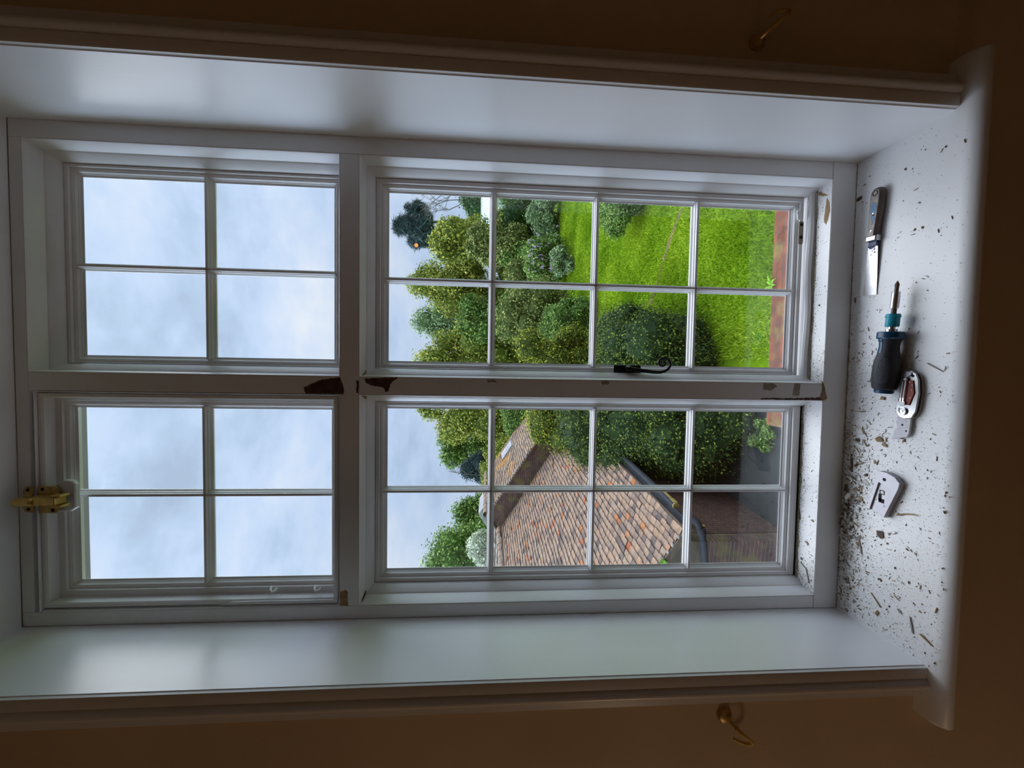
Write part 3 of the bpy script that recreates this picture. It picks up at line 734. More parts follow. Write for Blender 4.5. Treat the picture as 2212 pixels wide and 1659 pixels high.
MB().slab([(-.0180, -.1390), (-.0600, -.1290), (-.0760, -.1255), (-.0720, -.1235), (-.0300, -.1320)][::-1] if False else [(-.0300, -.1335), (-.0600, -.1265), (-.0780, -.1240), (-.0740, -.1310), (-.0320, -.1385)], .0044, .0084, .0004).build('lock_lever', 'satin_alloy', t)

# ---- alloy blade holder
t = thing('blade_holder', 'silver blade holder with a round hole and an S-shaped slot beside the pile of scrapings', 'blade holder', (0, 0, ZS))
ho = [(-.2155, -.0965), (-.2120, -.1020), (-.2125, -.1180), (-.2180, -.1345), (-.2283, -.1445), (-.2400, -.1425), (-.3125, -.1160), (-.3050, -.0775), (-.2330, -.0925), (-.2240, -.0935)]
ho = ho if sum((a[0] * b_[1] - b_[0] * a[1]) for a, b_ in zip(ho, ho[1:] + ho[:1])) > 0 else ho[::-1]
MB().slab(ho, .0006, .0092, .0012).build('tray', 'satin_alloy', t)
rim = [(-.2155, -.0965), (-.2120, -.1020), (-.2125, -.1180), (-.2180, -.1345), (-.2283, -.1445), (-.2400, -.1425), (-.3125, -.1160), (-.3112, -.1105), (-.2500, -.1285), (-.2440, -.1225), (-.2380, -.1010), (-.3060, -.0835), (-.3050, -.0775), (-.2330, -.0925), (-.2240, -.0935)]
rim = rim if sum((a[0] * b_[1] - b_[0] * a[1]) for a, b_ in zip(rim, rim[1:] + rim[:1])) > 0 else rim[::-1]
MB().slab(rim, .0092, .0128, .0005).build('rim', 'satin_alloy', t)
MB().lathe([(0, .0036), (.0003, .0036)], (-.2285, -.1130, .0128), (0, 0, 1), 20).build('hanging_hole', 'gap_dark', t)
for x0, x1, y0, y1, m_ in ((-.2640, -.2545, -.1120, -.1010, 'gap_dark'), (-.2800, -.2640, -.1060, -.0990, 'gap_dark'), (-.2830, -.2740, -.1120, -.1000, 'gap_dark'), (-.2625, -.2560, -.1105, -.1035, 'pale_plastic')):
    MB().box(x0, x1, y0, y1, .0092, .0095 + (.0003 if m_ == 'pale_plastic' else 0)).build('slot', m_, t)
for cx, cy in ((-.2790, -.0935), (-.2880, -.1135)):
    pts = [(cx + .0018 * math.cos(a), cy + .0018 * math.sin(a), .0094) for a in np.linspace(.6, 5.2, 9)]
    MB().tube(pts, .0004, 5).build('stamped_mark', 'print_grey', t)

# ================================================================= SCRAPINGS
def proto_mesh(kind, rr):
    """each proto is about 10 mm long and lies on z=0"""
    b = MB()
    if kind == 'flake':
        n = rr.randint(4, 7); pts = []
        for k in range(n):
            a = (k + rr.uniform(-.3, .3)) * 2 * math.pi / n; r_ = rr.uniform(.6, 1.1)
            pts.append((.005 * r_ * math.cos(a), .0030 * r_ * math.sin(a)))
        top = [(x, y, .0006 + .12 * abs(x) + rr.uniform(0, .0006)) for x, y in pts]; bot = [(x, y, z - .0005) for x, y, z in top]
        b.grid([bot, top], closed_u=True, cap=True)
    elif kind == 'curl':
        n = 9; w_ = rr.uniform(.0007, .0015); amp = rr.uniform(.0008, .0024); bend = rr.uniform(-.0022, .0022); rows = []
        for k in range(n):
            u = k / (n - 1); x = -.005 + .010 * u; z = .0005 + amp * (1 - math.sin(math.pi * u)); y = bend * math.sin(math.pi * u)
            ww = w_ * (.5 + .5 * math.sin(math.pi * (.1 + .8 * u)) + rr.uniform(-.1, .1))
            rows.append([(x, y - ww, z), (x, y + ww, z + .0003), (x, y + ww, z - .0002), (x, y - ww, z - .0005)])
        b.grid(rows, closed_u=True, cap=True)
    elif kind == 'splinter':
        rows = []
        for u in (0, .15, .5, .8, 1):
            w_ = .0009 * (1 - .6 * abs(u - .45)) + rr.uniform(-.0002, .0002); x = -.005 + .010 * u; z0 = rr.uniform(0, .0002)
            rows.append([(x, -w_, z0), (x, w_, z0), (x + .0003, w_ * .7, z0 + .0013), (x - .0003, -w_ * .8, z0 + .0011)])
        b.grid(rows, closed_u=True, cap=True)
    else:  # crumb
        v = [(rr.uniform(-.004, .004), rr.uniform(-.0025, .0025), 0) for _ in range(4)]
        pts = [(-.0035, -.002), (.0030, -.0024), (.0040, .0018), (-.0026, .0024)]
        bot = [(x + rr.uniform(-.0006, .0006), y, 0) for x, y in pts]; top = [(x * .7, y * .7, rr.uniform(.0018, .0034)) for x, y in pts]
        b.grid([bot, top], closed_u=True, cap=True)
    return b
PROTO = {}
rr = random.Random(5)
NAMES = {'flake': 'paint_flake', 'curl': 'paint_shaving', 'splinter': 'wood_splinter', 'crumb': 'filler_crumb'}
def get_proto(kind, mat, i):
    k = (kind, mat, i)
    if k not in PROTO:
        b = proto_mesh(kind, random.Random(hash_(kind, mat, i)))
        me = bpy.data.meshes.new(NAMES[kind]); me.from_pydata(b.v, [], b.f); me.materials.append(MAT[mat]); me.update()
        PROTO[k] = me
    return PROTO[k]
def hash_(*a): return sum(ord(c) * (i + 3) for i, c in enumerate('|'.join(map(str, a))))
def chip(kind, mat, i, x, y, ln, ang, label, group, z=ZS, wd=None, tilt=0.0, dz=0.0):
    o = bpy.data.objects.new(NAMES[kind], get_proto(kind, mat, i)); COL.objects.link(o)
    s = ln / .010; sw = (wd / .003) if wd else min(s, 1.6)
    o.location = (x, y, z + dz + .0003); o.rotation_euler = (tilt * .5, tilt, ang); o.scale = (s, sw, min(s, 1.5))
    o['label'] = label; o['category'] = {'flake': 'paint chip', 'curl': 'paint shaving', 'splinter': 'wood splinter', 'crumb': 'crumb'}[kind]
    if group: o['group'] = group
    return o
# the ones that can be told apart
chip('splinter', 'chip_grey', 1, .0190, -.1880, .033, math.atan2(-.0285, -.0176), 'long L-shaped grey sliver by the front edge, its longer arm', None, wd=.0040)
chip('splinter', 'chip_white', 2, .0160, -.2050, .013, math.atan2(-.006, .012), 'short upturned arm of the L-shaped sliver near the front edge', None, wd=.0030, tilt=-.3)
chip('splinter', 'chip_grey', 2, -.5180, -.1720, .031, math.atan2(-.0067, -.030), 'straight grey stick standing apart at the far left end of the board', None, wd=.0070)
chip('splinter', 'ochre_wood', 3, -.5300, -.2000, .024, math.atan2(-.0208, -.0088), 'stout yellowish wood splinter near the front left corner of the board', None, wd=.0075)
chip('flake', 'ochre_wood', 3, -.1440, -.0880, .018, -1.9, 'large tan flake just off the tip of the folding knife', None, wd=.0090)
chip('flake', 'chip_tan', 4, -.1540, -.1000, .014, -2.2, 'second tan flake off the knife tip, the nearer of the pair', None, wd=.0060)
chip('crumb', 'chip_brown', 1, .4268, -.0105, .013, .3, 'brown crumb against the frame beyond the putty knife handle', None, wd=.0085)
chip('curl', 'chip_tan', 1, -.2930, -.1530, .040, math.atan2(-.0395, .0152), 'long pale shaving lying across in front of the blade holder', None, wd=.0042)
chip('flake', 'chip_brown', 5, -.3560, -.0990, .024, math.atan2(-.004, -.022), 'dark brown chip lying clear of the pile, left of the blade holder', None, wd=.0100)
chip('flake', 'chip_white', 6, .0230, -.1400, .016, -1.2, 'white flake leaning on the screwdriver grip', None, wd=.0090)
chip('flake', 'chip_white', 7, .0120, -.1440, .014, .4, 'white flake between the screwdriver grip and the folding knife', None, wd=.0080)
chip('flake', 'chip_tan', 8, .1100, -.1010, .014, .9, 'cream flake beside the teal sleeve of the screwdriver', None, wd=.0080)
chip('crumb', 'ochre_wood', 2, -.0500, -.0900, .010, 0, 'rounded mustard coloured crumb behind the butt of the screwdriver', None, wd=.0080)
chip('splinter', 'chip_brown', 4, .1830, -.0120, .013, .1, 'short brown splinter at the corner of the putty knife blade', None)
chip('splinter', 'chip_tan', 5, -.0850, -.0400, .024, math.pi / 2 + .1, 'tan splinter pointing at the frame behind the folding knife', None, wd=.0040)
chip('splinter', 'chip_brown', 6, -.2130, -.0240, .042, .05, 'thick brown splinter lying against the frame behind the blade holder', None, wd=.0095)
chip('splinter', 'ochre_wood', 7, -.5100, -.0980, .030, math.atan2(-.025, -.022), 'yellow-brown splinter by the left lining of the reveal', None, wd=.0045)
chip('crumb', 'ochre_wood', 5, -.5380, -.1020, .010, 1.2, 'round mustard crumb by the left lining of the reveal', None, wd=.009)
chip('splinter', 'chip_grey', 8, -.4060, -.0560, .034, .25, 'forked grey sliver, its thicker prong, behind the clear part of the board', None, wd=.0055)
chip('splinter', 'chip_white', 9, -.4020, -.0500, .026, -.12, 'forked pale sliver, its thinner prong, behind the clear part of the board', None, wd=.0050)
# countable mass: bigger chips in five stretches of the board
REG = [  # x0, x1, y-centre, y-spread, count, size range, label, group, category stretch
    (-.410, -.245, -.024, .026, 104, (.009, .024), 'chip or shaving in the heap against the frame behind the blade holder', 'scrapings heaped behind the blade holder'),
    (-.255, -.120, -.060, .050, 36, (.006, .015), 'chip or shaving strewn between the blade holder and the folding knife', 'scrapings between blade holder and folding knife'),
    (-.560, -.440, -.030, .026, 44, (.007, .017), 'chip or shaving in the back left corner of the window board', 'scrapings in the back left corner'),
    (-.560, -.255, -.130, .055, 32, (.005, .013), 'chip or shaving scattered on the left part of the board near its front', 'scattered scrapings on the left part of the board'),
    (-.120, .120, -.050, .035, 22, (.004, .011), 'chip or shaving lying behind the screwdriver grip', 'scrapings behind the screwdriver'),
    (-.120, .500, -.130, .070, 30, (.004, .009), 'small dark chip scattered on the right part of the window board', 'scattered scrapings on the right part of the board')]
def blocked(x, y):
    if .18 < x < .44 and -.088 < y < -.022: return True
    if -.045 < x < .212 and -.142 + .0 < y < -.085: return True
    if -.142 < x < .016 and -.175 < y < -.115: return True
    if -.318 < x < -.206 and -.148 < y < -.072: return True
    return False
for x0, x1, yc, ys, n, (s0, s1), lab, grp in REG:
    k = 0
    while k < n:
        x = rr.uniform(x0, x1); y = yc + rr.gauss(0, 1) * ys * .6
        if y > -.004 or y < -.222 or blocked(x, y): continue
        jl = XL
        if x < jl + .009 or x > XR - .008: continue
        kind = rr.choices(['flake', 'curl', 'splinter', 'crumb'], [3, 4, 3, 2])[0]
        heap = 'heap' in lab
        mat = {'flake': rr.choice(['chip_white', 'chip_tan', 'chip_grey', 'chip_brown']), 'curl': rr.choice(['chip_white', 'chip_grey', 'chip_white', 'chip_tan']),
               'splinter': rr.choice(['chip_grey', 'chip_brown', 'chip_tan', 'chip_white']), 'crumb': rr.choice(['chip_brown', 'chip_tan', 'chip_brown'])}[kind]
        ln = rr.uniform(s0, s1)
        if kind == 'crumb': ln *= .55
        if x0 > -.13 and x1 > .4 and kind != 'curl': mat = 'chip_brown'
        dz = 0
        if heap: dz = max(0, rr.uniform(-.002, .007) * math.exp(-((y + .018) / .022) ** 2))
        chip(kind, mat, rr.randint(0, 5), x, y, ln, rr.uniform(0, math.pi), lab, grp, tilt=rr.uniform(-.25, .25) * (2 if heap else .3), dz=dz)
        k += 1
# the fine dust of crumbs and specks
def crumbs(name, label, pts, parent=None):
    v = []; f = []; rnd = []
    r2 = random.Random(77)
    for (x, y, z, s) in pts:
        o = len(v); a = r2.uniform(0, math.pi); L_ = s * r2.uniform(.7, 2.2); W_ = s * r2.uniform(.35, .8); H_ = s * r2.uniform(.25, .7)
        ca, sa = math.cos(a), math.sin(a)
        for dx, dy, dz in ((-.5, -.5, 0), (.5, -.4, 0), (.45, .5, 0), (-.4, .45, 0), (-.2, -.2, 1), (.3, .1, 1)):
            v.append((x + (dx * L_ * ca - dy * W_ * sa), y + (dx * L_ * sa + dy * W_ * ca), z + dz * H_ + .0001))
        f += [(o, o + 1, o + 5, o + 4), (o + 1, o + 2, o + 5), (o + 2, o + 3, o + 4, o + 5), (o + 3, o, o + 4), (o, o + 3, o + 2, o + 1)]
        rnd += [r2.random()] * 6
    b = MB(); b.v = v; b.f = f; b.r = rnd
    o = b.build(name, 'crumbs', parent); o['kind'] = 'stuff'
    if label: o['label'] = label; o['category'] = 'crumbs'
    return o
pts = []
r3 = random.Random(9)
while len(pts) < 15000:
    x = r3.uniform(-.60, .51); y = -r3.uniform(.001, .226)
    jl = XL
    if x < jl + .007 or x > XR - .003: continue
    lw = 1.0 if x < -.12 else (.55 if x < .05 else (.22 if x < .2 else .07))
    d = lw * (1.5 * math.exp(y / .018) + .55 * math.exp(y / .055) + .12) + .014
    d += 1.0 * math.exp(-((x + .33) / .09) ** 2 - ((y + .02) / .035) ** 2) + .6 * math.exp(-((x + .52) / .05) ** 2 - ((y + .02) / .03) ** 2)
    if x < -.50: d += .25 * math.exp(-(x - jl) / .02)
    if r3.random() < d:
        big = r3.random() < ((.05 + .22 * math.exp(y / .03)) if x < -.10 else .02)
        pts.append((x, y, ZS, min(.0055, .0004 + abs(r3.gauss(0, .00055)) + (r3.uniform(.001, .0036) if big else 0))))
crumbs('paint_crumbs', 'fine crumbs and specks of scraped paint covering the window board', pts)
for k, wn, dens in (('LR', w_lr, 650), ('LL', w_ll, 1500)):
    r = OP[k]; pts = []
    y1 = .043 if k == 'LR' else .060
    while len(pts) < dens:
        x = r3.uniform(r[0] + .003, r[1] - .003); y = r3.uniform(.001, y1)
        d = math.exp((y - y1) / .008)
        if k == 'LL': d = max(d, .5 * math.exp(-(x - r[0]) / .06) + .03); d += .35 * max(0, math.sin(x * 21 + 1)) * math.exp((y - y1) / .022)
        else: d = max(d * .8, .8 * math.exp(-(x - r[0]) / .03) + .04)
        if r3.random() < d: pts.append((x, y, ZB + .0006, min(.003, .0006 + abs(r3.gauss(0, .0009)))))
    crumbs('ledge_crumbs', 'fine crumbs of scraped paint on the inner ledge of the lower %s light' % ('right' if k == 'LR' else 'left'), pts)
G = 'splinters in the corner of the lower left ledge'
for (kind, mat, i, x, y, ln, a, lab) in (
        ('splinter', 'chip_white', 3, -.5280, .044, .026, .9, 'pale stick poking over the corner of the lower left ledge'),
        ('splinter', 'chip_grey', 2, -.5150, .020, .036, .35, 'long grey splinter lying along the lower left ledge near its corner'),
        ('splinter', 'chip_tan', 6, -.5150, .052, .030, .05, 'tan splinter against the casement in the corner of the lower left ledge'),
        ('flake', 'chip_brown', 2, -.4820, .040, .012, 1.0, 'dark flake on the lower left ledge short of the corner'),
        ('splinter', 'chip_grey', 4, -.4960, .036, .016, 1.1, 'short grey splinter on the lower left ledge short of the corner'),
        ('splinter', 'chip_brown', 5, -.3720, .052, .020, .15, 'dark splinter against the casement midway along the lower left ledge'),
        ('flake', 'ochre_wood', 2, -.3700, .014, .011, 1.2, 'tan flake midway along the lower left ledge'),
        ('curl', 'chip_brown', 3, -.4350, .026, .012, .8, 'dark curl on the clean part of the lower left ledge'),
        ('crumb', 'chip_brown', 3, .1750, .022, .007, .8, 'small dark insect-like speck on the lower right ledge')):
    chip(kind, mat, i, x, y, ln, a, lab, None, z=ZB + .0006)
# ================================================================= OUTSIDE
GZ = -3.0
def sheet(name, pts, z, mat, label):
    b = MB().add([(x, y, z) for x, y in pts] + [(x, y, z - .15) for x, y in pts], [tuple(range(len(pts))), tuple(range(len(pts), 2 * len(pts)))[::-1]] + [(i, (i + 1) % len(pts), (i + 1) % len(pts) + len(pts), i + len(pts)) for i in range(len(pts))])
    return tag(b.build(name, mat), label, 'ground', kind='structure')
sheet('ground_lawn', [(-60, .12), (80, .12), (80, 110), (-60, 110)], GZ, 'lawn', 'bright green mown lawn of the garden')
sheet('ground_courtyard', [(-8, .13), (.15, .13), (.15, 4.2), (-.6, 9.5), (-8, 9.5)], GZ + .012, 'paving_grey', 'dark grey paving between the house and the outbuilding')
# worn line across the lawn
r4 = random.Random(3)
b = MB(); rows = []
for i in range(41):
    u = i / 40; x = 4.25 + (1.30 - 4.25) * u; y = 7.86 + (10.55 - 7.86) * u + .10 * math.sin(u * 6); wv = .055 + .05 * r4.random() * math.sin(u * math.pi)
    rows.append([(x - wv * .6, y - wv, GZ + .004), (x, y, GZ + .022), (x + wv * .6, y + wv, GZ + .004)])
tag(b.grid(rows).build('ground_track', 'soil'), 'narrow worn brown line across the lawn', 'ground', kind='structure')

# grass blades of the near lawn
N = 210000
gx = RNG.uniform(-.2, 7.5, N * 2); gy = 2.30 + RNG.uniform(0, 1, N * 2) ** 1.35 * 23.0
gx = gx * (.42 + gy / 13); keep = (gx > .25) & ((gy < 11) | (gx > .6))
gx, gy = gx[keep][:N], gy[keep][:N]; N = len(gx)
hgt = (RNG.uniform(.02, .055, N) + .03 * (np.sin(gx * 3.1) * np.sin(gy * 2.3) > .3)) * (1 + gy * .02)
a = RNG.uniform(0, 2 * np.pi, N); wd = RNG.uniform(.004, .009, N) * (1 + gy * .16); lean = RNG.uniform(0, 1.3, N) * hgt; la = RNG.uniform(0, 2 * np.pi, N)
V = np.zeros((N, 3, 3)); V[:, 0] = np.stack([gx - wd * np.cos(a), gy - wd * np.sin(a), np.full(N, GZ)], 1); V[:, 1] = np.stack([gx + wd * np.cos(a), gy + wd * np.sin(a), np.full(N, GZ)], 1)
V[:, 2] = np.stack([gx + lean * np.cos(la), gy + lean * np.sin(la), GZ + hgt], 1)
def np_mesh(name, V, mat, rnd, parent=None, quad=False, smooth=False):
    n, k, _ = V.shape
    me = bpy.data.meshes.new(name); me.vertices.add(n * k); me.vertices.foreach_set('co', V.reshape(-1).astype(np.float32))
    me.loops.add(n * k); me.loops.foreach_set('vertex_index', np.arange(n * k, dtype=np.int32))
    me.polygons.add(n); me.polygons.foreach_set('loop_start', np.arange(0, n * k, k, dtype=np.int32)); me.polygons.foreach_set('loop_total', np.full(n, k, dtype=np.int32))
    me.update(calc_edges=True)
    at = me.attributes.new('rnd', 'FLOAT', 'POINT'); at.data.foreach_set('value', np.repeat(rnd, k).astype(np.float32))
    me.materials.append(MAT[mat])
    o = bpy.data.objects.new(name, me); COL.objects.link(o)
    if parent: o.parent = parent
    return o
patchy = .5 + .28 * np.sin(gx * 1.7 + np.sin(gy * 1.3)) * np.sin(gy * 1.1 + 2)
o = np_mesh('grass', V, 'blade_green', np.clip(patchy + RNG.normal(0, .22, N), 0, 1))
tag(o, 'blades of short grass of the nearer lawn', 'grass', kind='stuff')

# ---- foliage
LEAF_N, LEAF_S = 1.9, .70
def leaves_on(lumps, n, size, flat=.45, jitter=.16, up=.35, long=1.6):
    """n small leaf blades clustered over ellipsoid lumps (cx,cy,cz,rx,ry,rz); returns quads"""
    L_ = np.array(lumps); area = (L_[:, 3] * L_[:, 5]) ** .9; pk = RNG.choice(len(L_), n, p=area / area.sum()); B = L_[pk]
    # clump directions
    nc = max(24, n // 26); cd = RNG.normal(0, 1, (nc, 3)); cd /= np.linalg.norm(cd, axis=1)[:, None]; cr = RNG.uniform(.80, 1.14, nc)
    ci = RNG.integers(0, nc, n); d = cd[ci] + RNG.normal(0, jitter, (n, 3)); d /= np.linalg.norm(d, axis=1)[:, None]
    rad = cr[ci] * RNG.uniform(.84, 1.08, n) + (RNG.random(n) < .14) * RNG.uniform(.02, .30, n)
    P_ = B[:, :3] + d * B[:, 3:] * rad[:, None]
    nrm = d + RNG.normal(0, .55, (n, 3)) + np.array([0, 0, up]); nrm /= np.linalg.norm(nrm, axis=1)[:, None]
    t1 = np.cross(nrm, RNG.normal(0, 1, (n, 3))); t1 /= np.linalg.norm(t1, axis=1)[:, None]; t2 = np.cross(nrm, t1)
    s = size * RNG.uniform(.6, 1.35, n); l = s * long * .5; w_ = s * flat
    V = np.stack([P_ - t1 * l[:, None], P_ + t2 * w_[:, None] + nrm * (s * .12)[:, None], P_ + t1 * l[:, None], P_ - t2 * w_[:, None] + nrm * (s * .12)[:, None]], 1)
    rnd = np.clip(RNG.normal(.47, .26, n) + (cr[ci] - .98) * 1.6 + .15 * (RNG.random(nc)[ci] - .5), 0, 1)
    return V, rnd
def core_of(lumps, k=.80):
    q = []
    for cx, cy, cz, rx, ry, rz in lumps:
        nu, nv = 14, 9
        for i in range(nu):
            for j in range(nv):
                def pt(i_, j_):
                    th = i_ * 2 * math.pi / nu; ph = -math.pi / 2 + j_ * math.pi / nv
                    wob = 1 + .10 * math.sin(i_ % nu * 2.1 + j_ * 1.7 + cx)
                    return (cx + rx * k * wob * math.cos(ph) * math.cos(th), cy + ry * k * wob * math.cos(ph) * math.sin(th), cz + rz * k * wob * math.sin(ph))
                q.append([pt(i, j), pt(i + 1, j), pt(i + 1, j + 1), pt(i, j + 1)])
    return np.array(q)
def lumpy(cx, cy, cz, rx, ry, rz, n, seed, spread=.62, r0=.34, r1=.52):
    rr = random.Random(seed); out = [(cx, cy, cz, rx * .60, ry * .60, rz * .62)]; spread = spread + .12; r0 = r0 - .16; r1 = r1 - .06; n = int(n * 2.2)
    for i in range(n):
        while True:
            d = Vector((rr.gauss(0, 1), rr.gauss(0, 1), rr.gauss(0, 1)))
            if d.length > .1: break
        d.normalize(); d = d / max(abs(d.x), abs(d.z), .6) ** .45; k = rr.uniform(.75, 1.0) * spread; r_ = rr.uniform(r0, r1) * 1.12; rm = math.sqrt(rx * min(rz, rx * 1.5))
        out.append((cx + d.x * rx * k, cy + d.y * ry * k, cz + d.z * rz * k, rm * r_, min(ry, rm) * r_, rm * r_))
    return out
def plant(name, label, cat, lumps, n, size, mat, base, trunk_r=.12, group=None, core=.80, long=1.6, flat=.45, jitter=.16, part='foliage', trunk_top=None, up=.35):
    t = thing(name, label, cat, (base[0], base[1], GZ), group=group)
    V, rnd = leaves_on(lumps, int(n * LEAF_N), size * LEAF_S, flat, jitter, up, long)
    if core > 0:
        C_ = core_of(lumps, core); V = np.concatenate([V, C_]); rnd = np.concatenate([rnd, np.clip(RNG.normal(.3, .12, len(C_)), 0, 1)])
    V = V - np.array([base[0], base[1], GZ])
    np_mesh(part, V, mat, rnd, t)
    zt = (trunk_top if trunk_top is not None else lumps[0][2]) - GZ
    tx, ty = lumps[0][0] - base[0], lumps[0][1] - base[1]
    pts = [(0, 0, -.05), (tx * .15 + .03, ty * .15, zt * .3), (tx * .5 - .02, ty * .5, zt * .65), (tx, ty, zt)]
    MB().tube(smooth_path(pts, 3), smooth_rad([trunk_r, trunk_r * .8, trunk_r * .62, trunk_r * .4], 3), 9).build('trunk', 'trunk_bark', t, smooth=True)
    return t

def mass(cx, rx, y, zb, zt, ry=None, n=9, seed=1, **k):
    ry = ry or rx * .75; return lumpy(cx, y, (zb + zt) / 2, rx, ry, (zt - zb) / 2, n, seed, **k)
BG = 'trees and bushes beyond the lawn'
# far trees of the right half
p = plant('umbrella_pine_tree', 'dark blue-green umbrella pine with a bare trunk, tallest against the sky at the right', 'tree', mass(22.35, 3.3, 60, 9.9, 16.1, n=13, seed=3, spread=.70, r0=.26, r1=.42), 5200, .62, 'leaf_blue', (23.4, 60), .38, long=3.2, flat=.10, core=.50)
plant('small_dark_tree', 'small dark tree top between the umbrella pine and the yellow-green trees', 'tree', mass(21.3, 1.5, 58, -2.8, 9.4, seed=4), 1500, .5, 'leaf_dark', (21.3, 58), .25)
plant('conifer', 'tall clipped dark conifer at the far right behind the white glasshouse', 'tree', mass(18.5, 2.1, 43, -2.6, 5.9, n=12, seed=5, spread=.5, r0=.45, r1=.6), 6000, .26, 'leaf_dark', (18.5, 43), .3)
plant('bright_bush', 'bright lime-green bush rising behind the white glasshouse', 'bush', lumpy(16.6, 42.6, .4, 2.6, 1.2, 2.9, 9, 6), 4600, .20, 'leaf_bright', (16.6, 42.6))
plant('bright_bush', 'small lime-green bush at the left corner of the white glasshouse', 'bush', lumpy(13.35, 36.0, -.4, .95, .8, 2.3, 7, 66), 2600, .18, 'leaf_bright', (13.35, 36.0))
plant('yellow_tree', 'yellow-green tree with loose leaves, rightmost of the row, beside the umbrella pine', 'tree', mass(10.1, 2.3, 30, -2.4, 7.3, n=12, seed=7, spread=.66), 9500, .19, 'leaf_yellow', (10.1, 30), .2, core=.62, group=BG)
plant('yellow_tree', 'tallest yellow-green tree in the middle of the right half', 'tree', mass(6.8, 2.2, 32, -2.6, 8.7, n=13, seed=8, spread=.66), 12000, .19, 'leaf_yellow', (6.8, 32), .22, core=.62, group=BG)
plant('willow', 'grey-green willow rising behind the yellow-green trees', 'tree', mass(5.2, 2.4, 40, -2.2, 10.3, n=12, seed=9, spread=.62), 9000, .24, 'leaf_sage', (5.2, 40), .3, core=.62, group=BG)
plant('yellow_tree', 'yellow-green tree just right of the mullion', 'tree', mass(.75, 2.5, 30, -2.6, 7.9, n=13, seed=10, spread=.66), 11000, .19, 'leaf_yellow', (.75, 30), .22, core=.62, group=BG)
plant('field_maple', 'mid green tree low in the middle of the far row', 'tree', mass(3.9, 1.9, 28, -2.6, 4.2, n=9, seed=11), 7500, .19, 'leaf_mid', (3.9, 28), .2, core=.66, group=BG)
plant('leafy_tree', 'lower mid green tree before the rightmost yellow-green tree', 'tree', mass(8.85, 1.4, 27, -2.6, 3.7, n=9, seed=12), 6500, .17, 'leaf_olive', (8.85, 27), .18, core=.66, group=BG)
plant('yew', 'dark rounded yew at the back edge of the lawn on the right', 'bush', mass(10.9, 2.2, 30, -2.9, 1.4, n=9, seed=13, spread=.5, r0=.45, r1=.6), 7500, .16, 'leaf_dark', (10.9, 30))
plant('yew', 'second dark yew further right at the edge of the picture', 'bush', mass(14.2, 2.0, 31, -2.9, 1.1, n=9, seed=14, spread=.5, r0=.45, r1=.6), 6000, .17, 'leaf_mid', (14.2, 31))
plant('grey_shrub', 'low grey-green shrub along the far edge of the lawn at the right', 'bush', mass(10.35, 1.8, 24.6, -3.0, -1.0, ry=.9, n=8, seed=15, spread=.6), 7000, .12, 'leaf_sage', (10.35, 24.6), .06)
plant('dark_shrub', 'dark shrub above the lilac-flowered bush', 'bush', mass(8.1, 1.3, 26, -3.0, .9, n=8, seed=16), 5200, .15, 'leaf_mid', (8.1, 26), .1)
plant('golden_shrub', 'golden-leaved shrub left of the lilac-flowered bush', 'bush', mass(6.2, 1.5, 25, -3.0, 1.0, n=9, seed=17), 6500, .15, 'leaf_olive', (6.2, 25), .1)
pb = plant('flowering_bush', 'dark green bush dotted with lilac flowers at the back of the lawn', 'bush', mass(6.55, 1.35, 22, -3.0, -.25, n=9, seed=18), 7500, .13, 'leaf_mid', (6.55, 22), .08)
n_ = 60; C0 = np.stack([RNG.normal(6.55, .62, n_), 22 - RNG.uniform(.9, 1.3, n_), RNG.uniform(-2.3, -.5, n_)], 1)
VV, rn = [], []
for c_ in C0:
    v_, r_ = leaves_on([(c_[0], c_[1], c_[2], .04, .04, .08)], 12, .055, flat=.5, long=1.1); VV.append(v_); rn.append(r_)
np_mesh('blossom', np.concatenate(VV) - np.array([6.55, 22, GZ]), 'petal_lilac', np.concatenate(rn), pb)
plant('flowering_bush', 'darker flowering bush with few lilac blooms nearer the mullion', 'bush', mass(4.6, 1.0, 22.4, -3.0, .1, n=8, seed=19), 5200, .13, 'leaf_dark', (4.6, 22.4), .08)
plant('young_bush', 'pale green young bush standing out on the lawn in front of the flowering bush', 'bush', mass(6.05, .85, 20.2, -3.0, -1.72, n=8, seed=20), 4200, .10, 'leaf_sage', (6.05, 20.2), .04, core=.6)
plant('olive_tree', 'dull olive leafy tree behind the golden hedge end, right of the mullion', 'tree', mass(2.75, 1.55, 18, -2.9, 1.2, n=11, seed=21), 11000, .10, 'leaf_olive', (2.75, 18), .09, core=.66)
plant('leafy_bush', 'mid green bush in front of the olive tree', 'bush', mass(2.0, 1.15, 15.5, -3.0, -.65, n=10, seed=22), 9000, .085, 'leaf_mid', (2.0, 15.5), .06, core=.66)
plant('golden_bush', 'gold-tipped bush right beside the mullion', 'bush', mass(.42, .85, 11, -3.0, 1.05, n=12, seed=23, spread=.66), 15000, .060, 'leaf_goldtip', (.42, 11), .06, core=.70)
plant('lawn_shrub', 'lone rounded shrub standing on the lawn at the right', 'bush', mass(5.05, .95, 10.9, -3.0, -1.75, n=9, seed=24), 8000, .055, 'leaf_mid', (5.05, 10.9), .04, core=.62)
